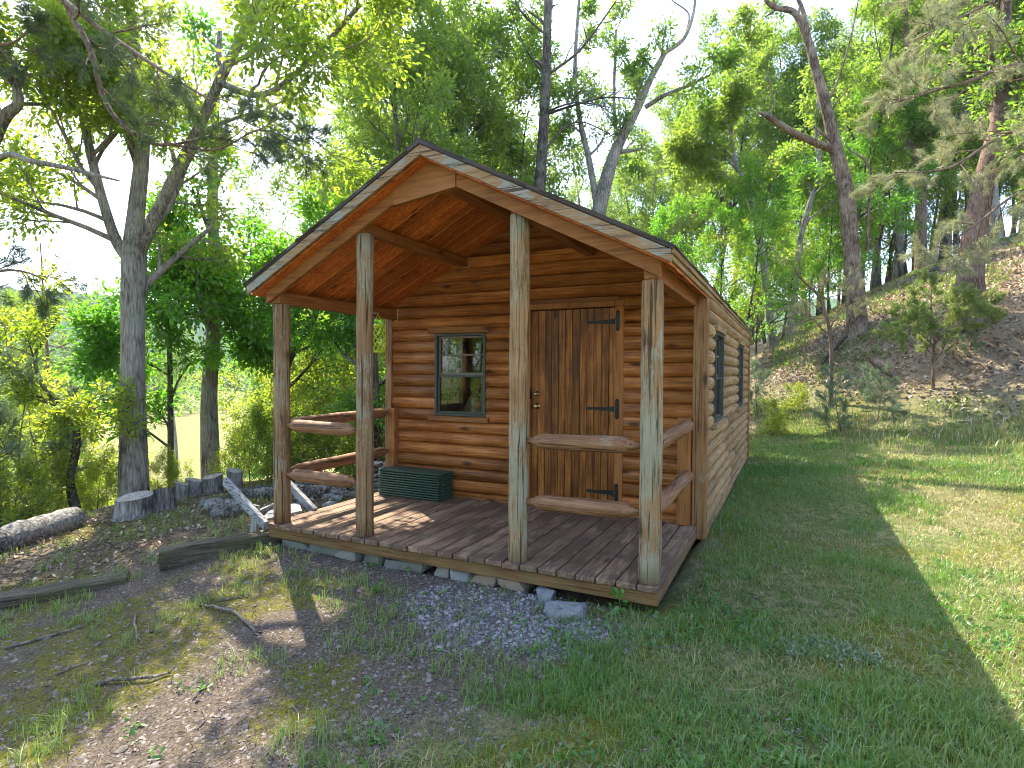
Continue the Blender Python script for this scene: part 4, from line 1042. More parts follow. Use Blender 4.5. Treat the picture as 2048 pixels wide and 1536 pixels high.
def flare(P, R):
    return P, R
def img_tree(name, label, limbs, depth, bark, leaf=None, k=9, size=.11, nch=(5, 5, 4), lr=(.5, .5, .5), start=.3, levels=3, group=None, sink=.25,
             seed=1, trop=.04, base_len=2.2, spread=.2, needles=None, cat='tree', wig=.16, tipn=4, zmin=None):
    """limbs: list of polylines [(u, v, ddepth, radius)...]; the first starts at the ground"""
    R = np.random.default_rng(seed); br = []; g = Grow(R, levels, nch, (.8, .8, .8), lr, wig, trop, tipn=tipn)
    for li, lb in enumerate(limbs):
        leafy = True
        if lb and isinstance(lb[0], str): leafy = lb[0] != 'bare'; lb = lb[1:]
        P = [pd(u, v, depth + dd) for (u, v, dd, r) in lb]; rr = [r * .95 / math.hypot(1, min(abs(u - 1024), 1100) / F_PX) for (u, _, _, r) in lb]
        if li == 0:
            b = P[0]; zg = gz(b[0], b[1]); P = [np.array([b[0], b[1], zg - sink]), np.array([b[0], b[1], zg + .10])] + P[(1 if abs(P[0][2] - zg) < 1.0 else 0):]
            rr = [rr[0] * 1.45, rr[0] * 1.12] + rr[(1 if abs(b[2] - zg) < 1.0 else 0):]
            loc = (b[0], b[1], zg)
        P, rr = smooth_poly(P, rr, 5); br.append((P, rr, 16 if rr.max() > .12 else 10))
        if leafy: g.along(P, rr, 0, start if li == 0 else .2, base_len * (1.0 if li == 0 else .9))
    if zmin is not None:
        kp = [i for i, p in enumerate(g.tp) if p[2] > loc[2] + zmin]; g.tp = [g.tp[i] for i in kp]; g.td = [g.td[i] for i in kp]
        g.br = [b for b in g.br if b[0][:, 2].min() > loc[2] + zmin * .7]
    if leaf is None and needles is None: return assemble(name, label, cat, loc, br, g, None, bark, group)
    if needles is not None:
        fn = lambda o: needles_mesh('crown', np.array(g.tp) - o, np.array(g.td), needles[1], needles[2], needles[3], MAT[needles[0]], R)
    else:
        fn = lambda o: leaves_mesh('crown', np.array(g.tp) - o, np.array(g.td), k, size, MAT[leaf], R, spread)
    return assemble(name, label, cat, loc, br, g, fn, bark, group)

# --- named trees, left
img_tree('oak_tree', 'big forked grey oak with thick trunk at the bank left of the porch', [
    [(268, 985, 0, .235), (266, 800, 0, .205), (266, 640, 0, .20), (268, 520, 0, .215), (272, 430, .1, .15), (285, 300, .2, .125), (285, 180, .3, .105), (265, 60, .4, .09), (258, -80, .5, .07), (250, -300, .6, .04)],
    [(262, 520, 0, .14), (232, 480, 0, .10), (205, 400, -.1, .085), (182, 310, -.2, .08), (165, 222, -.2, .075)],
    [(275, 500, 0, .15), (322, 410, -.1, .10), (352, 345, -.2, .09), (400, 250, -.3, .085), (445, 150, -.5, .08), (490, 60, -.6, .075), (525, -30, -.7, .07), (560, -200, -1, .04)],
    [(440, 165, -.5, .06), (520, 190, -.7, .05), (600, 140, -.9, .04), (720, 10, -1.2, .03)],
    [(284, 330, .2, .06), (232, 200, .5, .055), (215, 60, .8, .045), (222, -100, 1.0, .03)]],
    8.6, MAT['bark_oak'], 'leaf_oak', k=11, size=.088, nch=(8, 5, 4), lr=(.62, .5, .5), start=.30, seed=3, base_len=3.0, spread=.24)
img_tree('leafy_tree', 'second straight grey trunk with low leafy boughs before the meadow', [
    [(423, 955, 0, .20), (418, 800, 0, .175), (426, 680, 0, .155), (432, 560, 0, .14), (425, 420, .2, .12), (430, 250, .4, .09), (440, 60, .6, .05)],
    [(427, 640, 0, .06), (500, 600, -.6, .04), (590, 610, -1.0, .02)], [(425, 700, 0, .05), (340, 690, -.5, .03), (270, 700, -.8, .015)]],
    11.0, MAT['bark_oak'], 'leaf_maple', k=8, size=.10, nch=(10, 5, 4), lr=(.55, .5, .5), start=.36, seed=4, base_len=3.0, spread=.26, zmin=1.7)
img_tree('sapling', 'thin dark sapling between the oak and the second trunk', [
    [(342, 962, 0, .062), (341, 850, 0, .058), (340, 730, 0, .052), (336, 620, 0, .042), (345, 520, .1, .03), (385, 440, .2, .015)],
    [(338, 640, 0, .025), (365, 590, -.1, .02), (385, 545, -.2, .01)]],
    10.2, MAT['bark_dark'], 'leaf_maple', k=10, size=.10, nch=(11, 4, 3), lr=(.5, .5, .5), start=.22, seed=5, base_len=2.0, spread=.24, zmin=1.2)
img_tree('crooked_tree', 'small crooked tree bending left behind the fallen log', [
    [(150, 1010, 0, .085), (140, 960, 0, .075), (152, 900, 0, .07), (152, 850, 0, .065), (140, 825, 0, .06), (108, 795, 0, .05), (85, 770, 0, .042), (70, 715, 0, .035), (95, 670, 0, .03), (112, 640, 0, .022), (100, 600, 0, .012)],
    [(148, 835, 0, .03), (180, 815, -.05, .022), (198, 835, -.1, .016), (170, 855, -.1, .010)],
    [(150, 905, 0, .025), (95, 885, .1, .018), (10, 895, .2, .010)], [(72, 715, 0, .02), (40, 700, .1, .014), (0, 690, .2, .008)]],
    8.4, MAT['bark_dark'], 'leaf_shrub', k=5, size=.075, nch=(6, 4, 3), lr=(.45, .5, .5), start=.4, seed=6, base_len=1.5, levels=3, spread=.16)
img_tree('leaning_tree', 'slim dark leaning trunk seen through the porch rails on the left', [
    [(566, 930, 0, .10), (566, 830, 0, .09), (572, 740, 0, .085), (595, 690, 0, .08), (630, 630, 0, .07), (640, 540, .1, .05), (660, 430, .2, .03)],
    [(628, 635, 0, .03), (560, 640, -.3, .02), (520, 660, -.5, .01)]],
    11.5, MAT['bark_dark'], 'leaf_maple', k=8, size=.095, nch=(9, 5, 4), lr=(.5, .5, .5), start=.3, seed=7, base_len=2.4, spread=.22)
img_tree('young_tree', 'dark upright trunk behind the porch left of the cabin corner', [
    [(752, 930, 0, .085), (752, 800, 0, .078), (747, 700, 0, .07), (750, 560, 0, .055), (745, 400, .1, .03)]],
    9.6, MAT['bark_dark'], 'leaf_maple', k=8, size=.095, nch=(11, 4, 4), lr=(.5, .5, .5), start=.25, seed=8, base_len=2.0, spread=.22)
img_tree('bent_tree', 'pale limbed tree leaning in from the left border near the top', [
    [(-120, 1000, 0, .16), (-110, 700, 0, .15), (-60, 420, 0, .13), (0, 250, 0, .11), (38, 205, 0, .08), (22, 150, 0, .06), (-10, 60, 0, .045), (-20, -80, 0, .03)],
    [(25, 160, 0, .03), (70, 150, 0, .022), (120, 155, 0, .015)],
    ['bare', (-110, 420, -.5, .055), (0, 315, -.7, .05), (60, 322, -.8, .042), (130, 335, -.8, .036), (170, 345, -.9, .03), (240, 362, -.9, .012)]],
    7.6, MAT['bark_oak'], 'leaf_oak', k=14, size=.08, nch=(8, 5, 4), lr=(.5, .5, .5), start=.45, seed=9, base_len=2.4, spread=.22)
# pine boughs hanging in from the left
img_tree('pine_tree', 'dark needled pine whose boughs hang across the upper left sky', [
    [(-330, 1000, 0, .17), (-330, 600, 0, .15), (-325, 200, 0, .13), (-320, -250, 0, .10), (-320, -520, 0, .06)],
    [(-322, -160, 0, .06), (-100, -40, -.2, .05), (95, -25, -.4, .045), (150, 45, -.4, .04), (185, 110, -.5, .034), (205, 190, -.5, .03), (245, 250, -.6, .025), (320, 290, -.7, .018), (430, 270, -.8, .01)],
    [(100, -22, -.4, .035), (190, 50, -.6, .03), (270, 105, -.8, .024), (330, 145, -.9, .018), (420, 200, -1.0, .010)],
    [(330, 285, -.7, .016), (430, 300, -.9, .012), (520, 260, -1.1, .008), (600, 290, -1.2, .005)],
    [(-322, 100, 0, .05), (-150, 60, .1, .035), (0, 90, .2, .022), (60, 60, .2, .01)],
    [(-322, 500, 0, .05), (-150, 560, .1, .035), (20, 540, .2, .02), (90, 560, .2, .01)]],
    6.2, MAT['bark_pine'], None, nch=(9, 5, 3), lr=(.32, .5, .5), start=.8, seed=10, base_len=1.9, levels=2, trop=-.01,
    needles=('needle_dark', 17, .10, .0045), tipn=6)

# --- named trees, middle
img_tree('pine_tree', 'tall straight pine with bare side branches rising behind the roof ridge', [
    [(1068, 640, 0, .20), (1075, 500, 0, .18), (1080, 370, 0, .165), (1090, 200, 0, .145), (1096, 0, 0, .12), (1100, -250, 0, .08)],
    [(1094, 150, 0, .05), (1160, 100, -.3, .035), (1230, 5, -.6, .02)], ['bare', (1090, 225, 0, .035), (1150, 205, -.4, .026), (1220, 215, -.8, .014)],
    [(1088, 230, 0, .045), (1150, 210, -.2, .035), (1210, 195, -.4, .028), (1290, 200, -.8, .012)],
    [(1092, 70, 0, .04), (1040, 20, .2, .03), (1020, -40, .3, .02)], [(1090, 300, 0, .04), (1130, 255, -.2, .03), (1170, 245, -.3, .02), (1230, 275, -.5, .01)],
    ['bare', (1090, 150, 0, .03), (1050, 95, .2, .02), (1015, 0, .3, .012)]],
    16, MAT['bark_dark'], None, nch=(7, 4, 3), lr=(.45, .5, .5), start=.75, seed=12, base_len=2.6, levels=2, trop=.02, needles=('needle_blue', 9, .11, .006), tipn=4)
img_tree('half_dead_oak', 'oak behind the roof with a bare dead top against the pale sky', [
    [(1180, 640, 0, .27), (1188, 500, 0, .25), (1205, 390, 0, .235), (1232, 300, 0, .19), (1275, 215, 0, .15), (1300, 160, 0, .11), (1330, 105, 0, .09)],
    ['bare', (1330, 105, 0, .085), (1365, 80, 0, .07), (1382, 45, 0, .055), (1390, 0, 0, .045), (1385, -40, 0, .03)],
    ['bare', (1368, 78, 0, .04), (1378, 30, .1, .03), (1350, 5, .1, .022), (1310, -25, .1, .015)],
    ['bare', (1325, 108, 0, .03), (1313, 85, 0, .02), (1308, 65, 0, .01)],
    [(1290, 215, 0, .085), (1330, 190, -.2, .07), (1380, 170, -.4, .055), (1420, 150, -.6, .04), (1460, 128, -.8, .02)],
    [(1195, 415, 0, .12), (1178, 320, .2, .10), (1160, 240, .3, .085), (1150, 140, .4, .07), (1158, 0, .5, .05)],
    [(1235, 300, 0, .07), (1228, 200, .5, .055), (1232, 60, .9, .04)]],
    18, MAT['bark_oak'], 'leaf_wood', k=5, size=.13, nch=(6, 4, 4), lr=(.5, .5, .5), start=.55, seed=13, base_len=2.6, spread=.25)
# --- named trees, right
img_tree('dead_snag', 'peeling half dead snag with broken left limb standing on the slope', [
    [(1715, 660, 0, .30), (1708, 560, 0, .265), (1700, 470, 0, .25), (1692, 380, 0, .24), (1672, 300, 0, .215), (1655, 225, 0, .175), (1632, 140, 0, .145), (1612, 70, 0, .12), (1588, 25, 0, .10), (1550, 15, 0, .08), (1530, 0, 0, .05)],
    ['bare', (1668, 300, 0, .13), (1630, 285, -.2, .12), (1580, 262, -.4, .11), (1540, 235, -.6, .09), (1518, 225, -.7, .03)],
    ['bare', (1535, 235, -.6, .03), (1545, 210, -.6, .025), (1540, 170, -.6, .02), (1530, 140, -.6, .01)],
    ['bare', (1618, 80, 0, .085), (1608, 30, .1, .075), (1590, -20, .2, .06), (1570, -90, .2, .03)],
    ['bare', (1655, 205, 0, .035), (1680, 150, -.3, .03), (1705, 60, -.5, .024), (1720, -20, -.6, .015)],
    ['bare', (1660, 225, 0, .03), (1685, 190, -.3, .02), (1712, 160, -.4, .01)],
    ['bare', (1673, 290, 0, .05), (1645, 268, -.1, .05), (1628, 252, -.1, .03)],
    ['bare', (1735, 500, -.3, .05), (1738, 400, -.3, .045), (1738, 330, -.3, .04), (1700, 300, -.2, .025), (1690, 285, -.2, .01)]],
    16, MAT['bark_snag'], None, seed=14, levels=1, nch=(5, 3), lr=(.25, .5), base_len=2.0, start=.75)
img_tree('big_tree', 'thick rough barked tree with forked limbs near the right border', [
    [(1940, 630, 0, .47), (1940, 560, 0, .37), (1948, 470, 0, .33), (1965, 380, 0, .30), (1985, 300, 0, .29), (2000, 230, 0, .22), (2008, 120, .2, .18), (2015, -60, .4, .13), (2020, -300, .6, .07)],
    [(1990, 290, 0, .17), (2035, 240, -.4, .15), (2090, 180, -.8, .12), (2160, 60, -1.2, .07)],
    [(1975, 350, 0, .10), (2010, 300, -.4, .09), (2060, 285, -.8, .07), (2140, 250, -1.2, .04)]],
    13.5, MAT['bark_pine'], 'leaf_wood', k=9, size=.115, nch=(9, 5, 4), lr=(.6, .5, .5), start=.55, seed=15, base_len=3.4, spread=.25)
img_tree('pine_tree', 'pale needled pine reaching long drooping sprays in from the right border', [
    [(2330, 900, 0, .2), (2330, 600, 0, .17), (2335, 200, 0, .13), (2340, -300, 0, .08)],
    [(2333, 300, 0, .06), (2180, 200, -.1, .05), (2050, 130, -.2, .04), (1930, 165, -.3, .028), (1840, 190, -.4, .016), (1760, 215, -.5, .008)],
    [(2333, 420, 0, .06), (2180, 320, 0, .05), (2040, 260, 0, .038), (1900, 335, 0, .024), (1790, 345, 0, .010)],
    [(2335, 60, 0, .06), (2180, -20, 0, .045), (2030, -10, 0, .03), (1910, 40, 0, .018), (1830, 80, 0, .008)],
    [(2332, 520, 0, .05), (2180, 430, -.3, .04), (2060, 380, -.5, .028), (1950, 450, -.7, .018), (1880, 500, -.8, .008)],
    [(2337, -120, 0, .05), (2150, -130, .4, .04), (1960, -60, .7, .025), (1850, 10, .9, .01)]],
    9.0, MAT['bark_pine'], None, nch=(15, 5, 3), lr=(.34, .5, .5), start=.7, seed=16, base_len=2.8, levels=2, trop=-.02, needles=('needle_pale', 24, .10, .0062), tipn=6)
img_tree('curved_tree', 'slim tree with an S curved dark trunk just right of the cabin roof', [
    [(1548, 665, 0, .17), (1535, 600, 0, .15), (1525, 520, 0, .145), (1512, 440, 0, .14), (1492, 375, 0, .13), (1470, 320, 0, .11), (1462, 260, 0, .09), (1470, 180, 0, .06), (1480, 100, 0, .03)],
    [(1470, 325, 0, .05), (1440, 290, -.2, .04), (1410, 270, -.4, .02)]],
    20, MAT['bark_oak'], 'leaf_wood', k=8, size=.145, nch=(9, 5, 4), lr=(.55, .5, .5), start=.45, seed=17, base_len=3.2, spread=.28)
img_tree('slanting_tree', 'slim tree slanting right beside the S curved trunk', [
    [(1578, 650, 0, .14), (1592, 570, 0, .125), (1600, 480, 0, .12), (1622, 400, 0, .11), (1640, 350, 0, .095), (1632, 270, 0, .07), (1640, 160, 0, .04)]],
    21, MAT['bark_oak'], 'leaf_wood', k=8, size=.145, nch=(9, 5, 4), lr=(.55, .5, .5), start=.45, seed=18, base_len=3.0, spread=.28)
img_tree('upright_tree', 'straight brown trunk on the slope between the snag and the thick tree', [
    [(1842, 540, 0, .26), (1842, 440, 0, .235), (1840, 350, 0, .22), (1826, 270, 0, .19), (1815, 150, 0, .14), (1810, -50, 0, .08)]],
    22, MAT['bark_pine'], 'leaf_wood', k=8, size=.145, nch=(10, 5, 4), lr=(.55, .5, .5), start=.45, seed=19, base_len=3.6, spread=.28)
img_tree('rear_tree', 'grey trunk close behind the thick tree at the right border', [
    [(1994, 520, 0, .25), (1990, 440, 0, .23), (1985, 350, 0, .21), (1990, 200, 0, .16), (1985, 0, 0, .09)]],
    21, MAT['bark_oak'], 'leaf_wood', k=8, size=.145, nch=(9, 5, 4), lr=(.55, .5, .5), start=.5, seed=20, base_len=3.4, spread=.28)
img_tree('dead_sapling', 'thin bare dead pine sapling leaning left on the slope', [
    [(1663, 712, 0, .055), (1660, 670, 0, .052), (1652, 630, 0, .048), (1636, 590, 0, .04), (1600, 555, 0, .025), (1580, 520, 0, .012)],
    [(1650, 635, -.1, .02), (1615, 640, -.3, .014), (1590, 650, -.4, .008)], [(1640, 600, -.1, .02), (1680, 590, -.3, .014), (1720, 590, -.4, .008)]],
    13.6, MAT['bark_pine'], None, nch=(7, 5, 3), lr=(.5, .5, .5), start=.35, seed=21, base_len=1.6, levels=2, trop=0.0, needles=('needle_pale', 9, .09, .006), tipn=5)
img_tree('juniper', 'young yellow green juniper with bare lower stem on the slope', [
    [(1866, 772, 0, .038), (1867, 720, 0, .035), (1868, 660, 0, .03), (1862, 610, 0, .02), (1864, 575, 0, .01)],
    [(1868, 690, 0, .018), (1910, 650, -.1, .012), (1950, 630, -.2, .006)], [(1867, 690, 0, .018), (1830, 660, -.1, .012), (1805, 650, -.2, .006)],
    [(1867, 650, 0, .014), (1920, 620, .1, .010), (1965, 610, .1, .006)]],
    12.4, MAT['bark_pine'], None, nch=(12, 6, 4), lr=(.5, .5, .5), start=.35, seed=22, base_len=1.3, levels=2, trop=.03, needles=('needle_green', 26, .075, .009), tipn=6)

# --- woodland prototypes
def proto_tree(name, label, cat, H, r0, start, prim, plen, nch, k, size, leaf, bark, seed, levels=3, lr=(.5, .5, .5), lean=.05, spread=.25, ang=(.95, .8, .8), group=None, shape=6, trop=.05, needles=None, tipn=4):
    R = np.random.default_rng(seed); n = 9; P = [np.array([0, 0, -.4])]; d = np.array([R.normal(0, lean), R.normal(0, lean), 1.0])
    for i in range(n):
        d = unit(d + R.normal(0, .06, 3) * np.array([1, 1, 0]) + np.array([0, 0, .06])); P.append(P[-1] + d * H / n)
    rad = [r0 * 1.35] + [r0 * (1 - .85 * (i / n)) for i in range(1, n + 1)]
    P, rad = smooth_poly(P, rad, 3); g = Grow(R, levels, (prim,) + tuple(nch), ang, (plen / H,) + lr, .17, trop, tipn=tipn)
    g.along(P, rad, 0, start, H)
    if needles: fn = lambda o: needles_mesh('crown', np.array(g.tp), np.array(g.td), needles[1], needles[2], needles[3], MAT[needles[0]], R)
    else: fn = lambda o: leaves_mesh('crown', np.array(g.tp), np.array(g.td), k, size, MAT[leaf], R, spread, shape=shape)
    return assemble(name, label, cat, (0, 0, 0), [(P, rad, 10)], g, fn, bark, group)
def kids_of(o): return [c for c in bpy.data.objects if c.parent == o]
KIDS = {}
def copy_tree(root, loc, rz, sc, label, group=None, name=None):
    if root not in KIDS:
        KIDS[root] = [(c, kids_of(c)) for c in kids_of(root)]
    r = root.copy(); COL.objects.link(r); r.location = loc; r.rotation_euler = (0, 0, rz); r.scale = (sc, sc, sc); r['label'] = label
    if group: r['group'] = group
    elif 'group' in r: del r['group']
    for c, gs in KIDS[root]:
        cc = c.copy(); COL.objects.link(cc); cc.parent = r
        for gch in gs:
            d = gch.copy(); COL.objects.link(d); d.parent = cc
    return r
PROTO = {}
PROTO['oakA'] = proto_tree('woodland_tree', 'x', 'tree', 16, .19, .32, 17, 4.6, (6, 5), 9, .15, 'leaf_wood', MAT['bark_oak'], 31, spread=.3)
PROTO['oakB'] = proto_tree('woodland_tree', 'x', 'tree', 15, .16, .28, 18, 4.0, (6, 5), 9, .15, 'leaf_wood', MAT['bark_dark'], 32, spread=.3)
PROTO['oakC'] = proto_tree('woodland_tree', 'x', 'tree', 17, .21, .40, 15, 5.0, (6, 5), 9, .15, 'leaf_wood', MAT['bark_oak'], 33, spread=.3)
PROTO['slim'] = proto_tree('slim_tree', 'x', 'tree', 8, .07, .18, 17, 2.3, (5, 4), 7, .11, 'leaf_maple', MAT['bark_dark'], 34, spread=.26)
PROTO['under'] = proto_tree('understory_tree', 'x', 'tree', 5, .045, .12, 15, 1.8, (5, 4), 7, .09, 'leaf_shrub', MAT['bark_dark'], 35, spread=.24)
PROTO['shrub'] = proto_tree('shrub', 'x', 'shrub', 1.8, .018, .05, 13, 1.0, (5, 3), 6, .065, 'leaf_shrub', MAT['bark_dark'], 36, spread=.16, shape=4)
PROTO['shrub2'] = proto_tree('shrub', 'x', 'shrub', 1.4, .014, .05, 11, .8, (4, 3), 6, .07, 'leaf_shrub', MAT['bark_dark'], 37, spread=.16)
PROTO['pinelet'] = proto_tree('pine_seedling', 'x', 'pine seedling', 1.5, .016, .08, 16, .55, (5,), 7, .1, None, MAT['bark_pine'], 38, levels=2, lr=(.5, .5), needles=('needle_blue', 16, .09, .007), tipn=5, trop=.08)
PROTO['pine'] = proto_tree('woodland_pine', 'x', 'pine tree', 17, .17, .45, 20, 2.6, (6, 4), 7, .1, None, MAT['bark_pine'], 39, levels=3, lr=(.5, .5, .5), needles=('needle_dark', 7, .13, .010), tipn=3, trop=.0, ang=(1.3, .8, .7))
PROTO['pole'] = proto_tree('bare_pole_tree', 'x', 'tree', 13, .10, .55, 10, 2.4, (5, 4), 10, .12, 'leaf_wood', MAT['bark_dark'], 40, spread=.28)

pr = random.Random(77); USED = {}
def place(kind, u, d, label, group=None, sc=1.0, dz=0.0):
    g = on_ground(u, d); rz = pr.uniform(0, 6.28); s = sc * pr.uniform(.9, 1.1); g.z += dz
    if kind not in USED:
        USED[kind] = 1; o = PROTO[kind]
        KIDS[o] = [(c, kids_of(c)) for c in kids_of(o)]
        o.location = g; o.rotation_euler = (0, 0, rz); o.scale = (s, s, s); o['label'] = label
        if group: o['group'] = group
        return o
    return copy_tree(PROTO[kind], g, rz, s, label, group)
GR = 'woodland trees crowding the slope right of the cabin'; LR = 'tall leafy tree in the dense wood on the slope beyond the cabin'
for (u, d, kd, sc) in [(1290, 34, 'oakA', .85), (1355, 36, 'oakC', .95), (1235, 38, 'oakC', .85), (1415, 33, 'oakB', 1.0), (1275, 44, 'oakB', 1.0), (1330, 31, 'oakA', .75), (1400, 38, 'oakB', 1.05), (1460, 34, 'oakA', .95), (1520, 36, 'oakC', 1.0), (1585, 33, 'oakA', 1.0), (1640, 32, 'oakB', 1.0),
                       (1690, 24, 'oakB', .9), (1745, 29, 'oakC', 1.0), (1790, 25, 'oakA', .95), (1830, 33, 'oakB', 1.1), (1885, 27, 'oakA', 1.0), (1930, 23, 'oakB', .95), (1975, 31, 'oakC', 1.1),
                       (2040, 26, 'oakA', 1.0), (2110, 22, 'oakB', 1.0), (2190, 27, 'oakC', 1.0), (2300, 24, 'oakA', 1.0), (1610, 40, 'oakC', 1.1), (1720, 42, 'oakA', 1.2), (1860, 43, 'oakC', 1.2),
                       (1500, 44, 'oakB', 1.1), (1390, 42, 'oakC', .9), (2000, 44, 'oakB', 1.3), (2150, 40, 'oakA', 1.2), (1300, 42, 'oakA', .8), (2420, 25, 'oakB', 1.0), (2500, 32, 'oakC', 1.0)]:
    place(kd, u, d, LR, GR, sc)
GM = 'young trees filling the wood edge right of the cabin'; LM = 'slim young tree with low leaves at the wood edge right of the cabin'
for (u, d, kd, sc) in [(1475, 18.5, 'slim', .75), (1510, 22, 'under', .95), (1560, 23, 'slim', .9), (1615, 24, 'under', 1.1), (1655, 21.5, 'slim', .8), (1685, 26, 'under', 1.2), (1740, 23, 'slim', .9), (1775, 27, 'under', 1.3),
                       (1800, 24, 'slim', .8), (1900, 24, 'under', 1.0), (1450, 25, 'under', 1.2), (1425, 21, 'slim', .85), (1530, 30, 'slim', 1.1), (1600, 33, 'under', 1.5), (1700, 34, 'slim', 1.2), (1950, 27, 'slim', 1.0), (2080, 24, 'under', 1.2), (1240, 24, 'slim', .8), (1330, 22, 'slim', .85)]:
    place(kd, u, d, LM, GM, sc)
GP = 'slender trunks standing on the upper slope'; LP = 'slender dark trunk on the upper slope among its like'
for i in range(26):
    place('pole', 1630 + i * 17 + pr.uniform(-9, 9), pr.uniform(24, 38), LP, GP, pr.uniform(.75, 1.15))
GB = 'tall trees behind the cabin roof'; LB = 'tall leafy tree rising behind the left half of the cabin roof'
for (u, d, kd, sc) in [(880, 15.5, 'oakB', .82), (765, 16, 'oakC', .72), (965, 19, 'oakB', .85), (700, 21, 'oakC', .82), (775, 18, 'oakA', .85), (850, 20, 'oakB', .98), (905, 17, 'oakC', .88), (960, 22, 'oakA', 1.0), (1010, 25, 'oakB', .92), (640, 24, 'oakB', .72), (1050, 31, 'oakC', .8), (820, 28, 'oakC', 1.0), (930, 30, 'oakB', 1.0)]:
    place(kd, u, d, LB, GB, sc, )
GL = 'trees on the bank beyond the oak'; LL = 'leafy tree on the bank dropping away beyond the oak'
for (u, d, kd, sc) in [(-40, 24, 'oakB', .7), (130, 36, 'oakB', .65), (350, 42, 'oakC', .8), (560, 34, 'oakB', .8), (640, 38, 'oakC', .85)]:
    place(kd, u, d, LL, GL, sc)
GU = 'young bushy trees below the bank'; LU = 'bright bushy young tree growing below the bank on the left'
for (u, d, kd, sc) in [(20, 10.5, 'under', .7), (90, 13, 'under', .85), (200, 14, 'under', .75), (535, 12.5, 'under', .7), (590, 14, 'under', .85), (640, 12, 'under', .7), (700, 13.5, 'under', .85), (760, 12, 'under', .8), (620, 17, 'slim', .75), (-30, 15, 'under', 1.0), (575, 20, 'slim', .75), (700, 18, 'slim', .8)]:
    place(kd, u, d, LU, GU, sc)
GS = 'bright shrubs along the bank'; LS = 'low bright leafed shrub along the bank behind the stumps'
for (u, d, kd, sc) in [(20, 7.4, 'shrub', .55), (80, 8.2, 'shrub', .6), (190, 8.8, 'shrub', .55), (215, 9.6, 'shrub', .6), (310, 9.3, 'shrub', .4), (365, 9.6, 'shrub', .36), (470, 10.4, 'shrub', .5), (500, 10, 'shrub', .7), (545, 9.8, 'shrub2', .8), (600, 10, 'shrub', .8), (650, 9.8, 'shrub', .75), (700, 9.6, 'shrub2', .8), (760, 9.8, 'shrub', .8), (-40, 7.8, 'shrub', .7), (140, 10.5, 'shrub', .8), (45, 10.5, 'shrub2', .9), (575, 9.2, 'shrub2', .6), (-120, 7.8, 'shrub', .8), (680, 11, 'shrub', .9), (740, 11.3, 'shrub', .9), (110, 9.3, 'shrub2', .6)]:
    place(kd, u, d, LS, GS, sc)
place('pinelet', 1690, 12.0, 'soft blue green pine seedling at the foot of the slope', None, 1.0)
place('pinelet', 1755, 12.2, 'smaller pine seedling right of the soft blue green one', None, .85)
place('pinelet', 1735, 13.0, 'upright pine seedling behind the two at the foot of the slope', None, .62)
place('pinelet', 1925, 12.8, 'pale pine seedling right of the juniper', None, .55)
place('pinelet', 1520, 14.5, 'green pine seedling beside the rear cabin corner', None, 1.1)
place('shrub2', 1545, 13.0, 'dark green shrub on the slope foot beside the cabin', None, .6)
place('shrub2', 1590, 14.0, 'rounded green shrub right of the slope foot shrub', None, .55)
place('pinelet', 15, 8.6, 'dark bushy evergreen at the left border behind the fallen log', None, 2.0)
place('pinelet', -70, 7.9, 'dark evergreen just outside the left border', None, 2.0)
place('pinelet', 75, 10.2, 'evergreen bush right of the dark one at the left border', None, 1.7)
place('pine', 90, 24, 'tall dark pine beyond the bank on the left', None, .9)
place('pine', 1185, 33, 'tall pine far behind the roof', None, .9)
# trees behind the photographer, mirrored in the panes
GBk = 'trees behind the photographer'; LBk = 'leafy tree standing behind the photographer'
for (x, y, kd, sc) in [(6, -13, 'oakA', .8), (1, -14, 'oakB', .9), (10, -10, 'oakC', .8), (-5, -12, 'oakA', .8), (-2.5, -8.5, 'under', 1.0), (-4.5, -9.5, 'under', 1.2), (-7, -12, 'slim', 1.1), (-.5, -11, 'under', 1.2), (-8, -9, 'under', 1.3), (-5.5, -15, 'oakC', .9), (-9, -14, 'oakB', .9)]:
    copy_tree(PROTO[kd], Vector((x, y, gz(x, y))), x, sc, LBk, GBk)
# fallen wood on the slope
a = on_ground(1790, 13.4); b = on_ground(1745, 14.2)
lie_log(a + Vector((0, 0, .05)), b + Vector((0, 0, .16)), .08, .10, 50, 'fallen_log', 'rotten broken log on the leaf litter below the snag', mat='bark_snag')
a = on_ground(1640, 15.5); b = on_ground(1690, 15.8)
lie_log(a + Vector((0, 0, .1)), b + Vector((0, 0, .25)), .05, .06, 51, 'fallen_log', 'thin fallen branch leaning on the snag base', mat='bark_dark')
a = on_ground(1800, 17); b = on_ground(1870, 19)
lie_log(a + Vector((0, 0, .05)), b + Vector((0, 0, .08)), .05, .06, 52, 'fallen_log', 'fallen branch lying higher up between the snag and the thick tree', mat='bark_dark')

# far valley: lone meadow tree, wooded ridges
fm = on_ground(488, 60)
lone = thing('meadow_tree', 'small forked tree standing alone out on the meadow', 'tree', fm); R_ = np.random.default_rng(5)
gg = Grow(R_, 2, (5, 4, 3), (.7, .7, .7), (.5, .5, .5)); tb_ = []
for dx in (-.9, .0, .9):
    P = [np.array([0, 0, -.2]), np.array([dx * .4, 0, 1.6]), np.array([dx, 0, 3.6])]; P, rd = smooth_poly(P, [.14, .10, .05], 4); tb_.append((P, rd, 7)); gg.along(P, rd, 0, .45, 3.5)
link('trunk', tubes_mesh('trunk', tb_, MAT['bark_dark']), lone); link('crown', leaves_mesh('crown', gg.tp, gg.td, 8, .30, MAT['leaf_wood'], R_, .4, shape=4), lone)

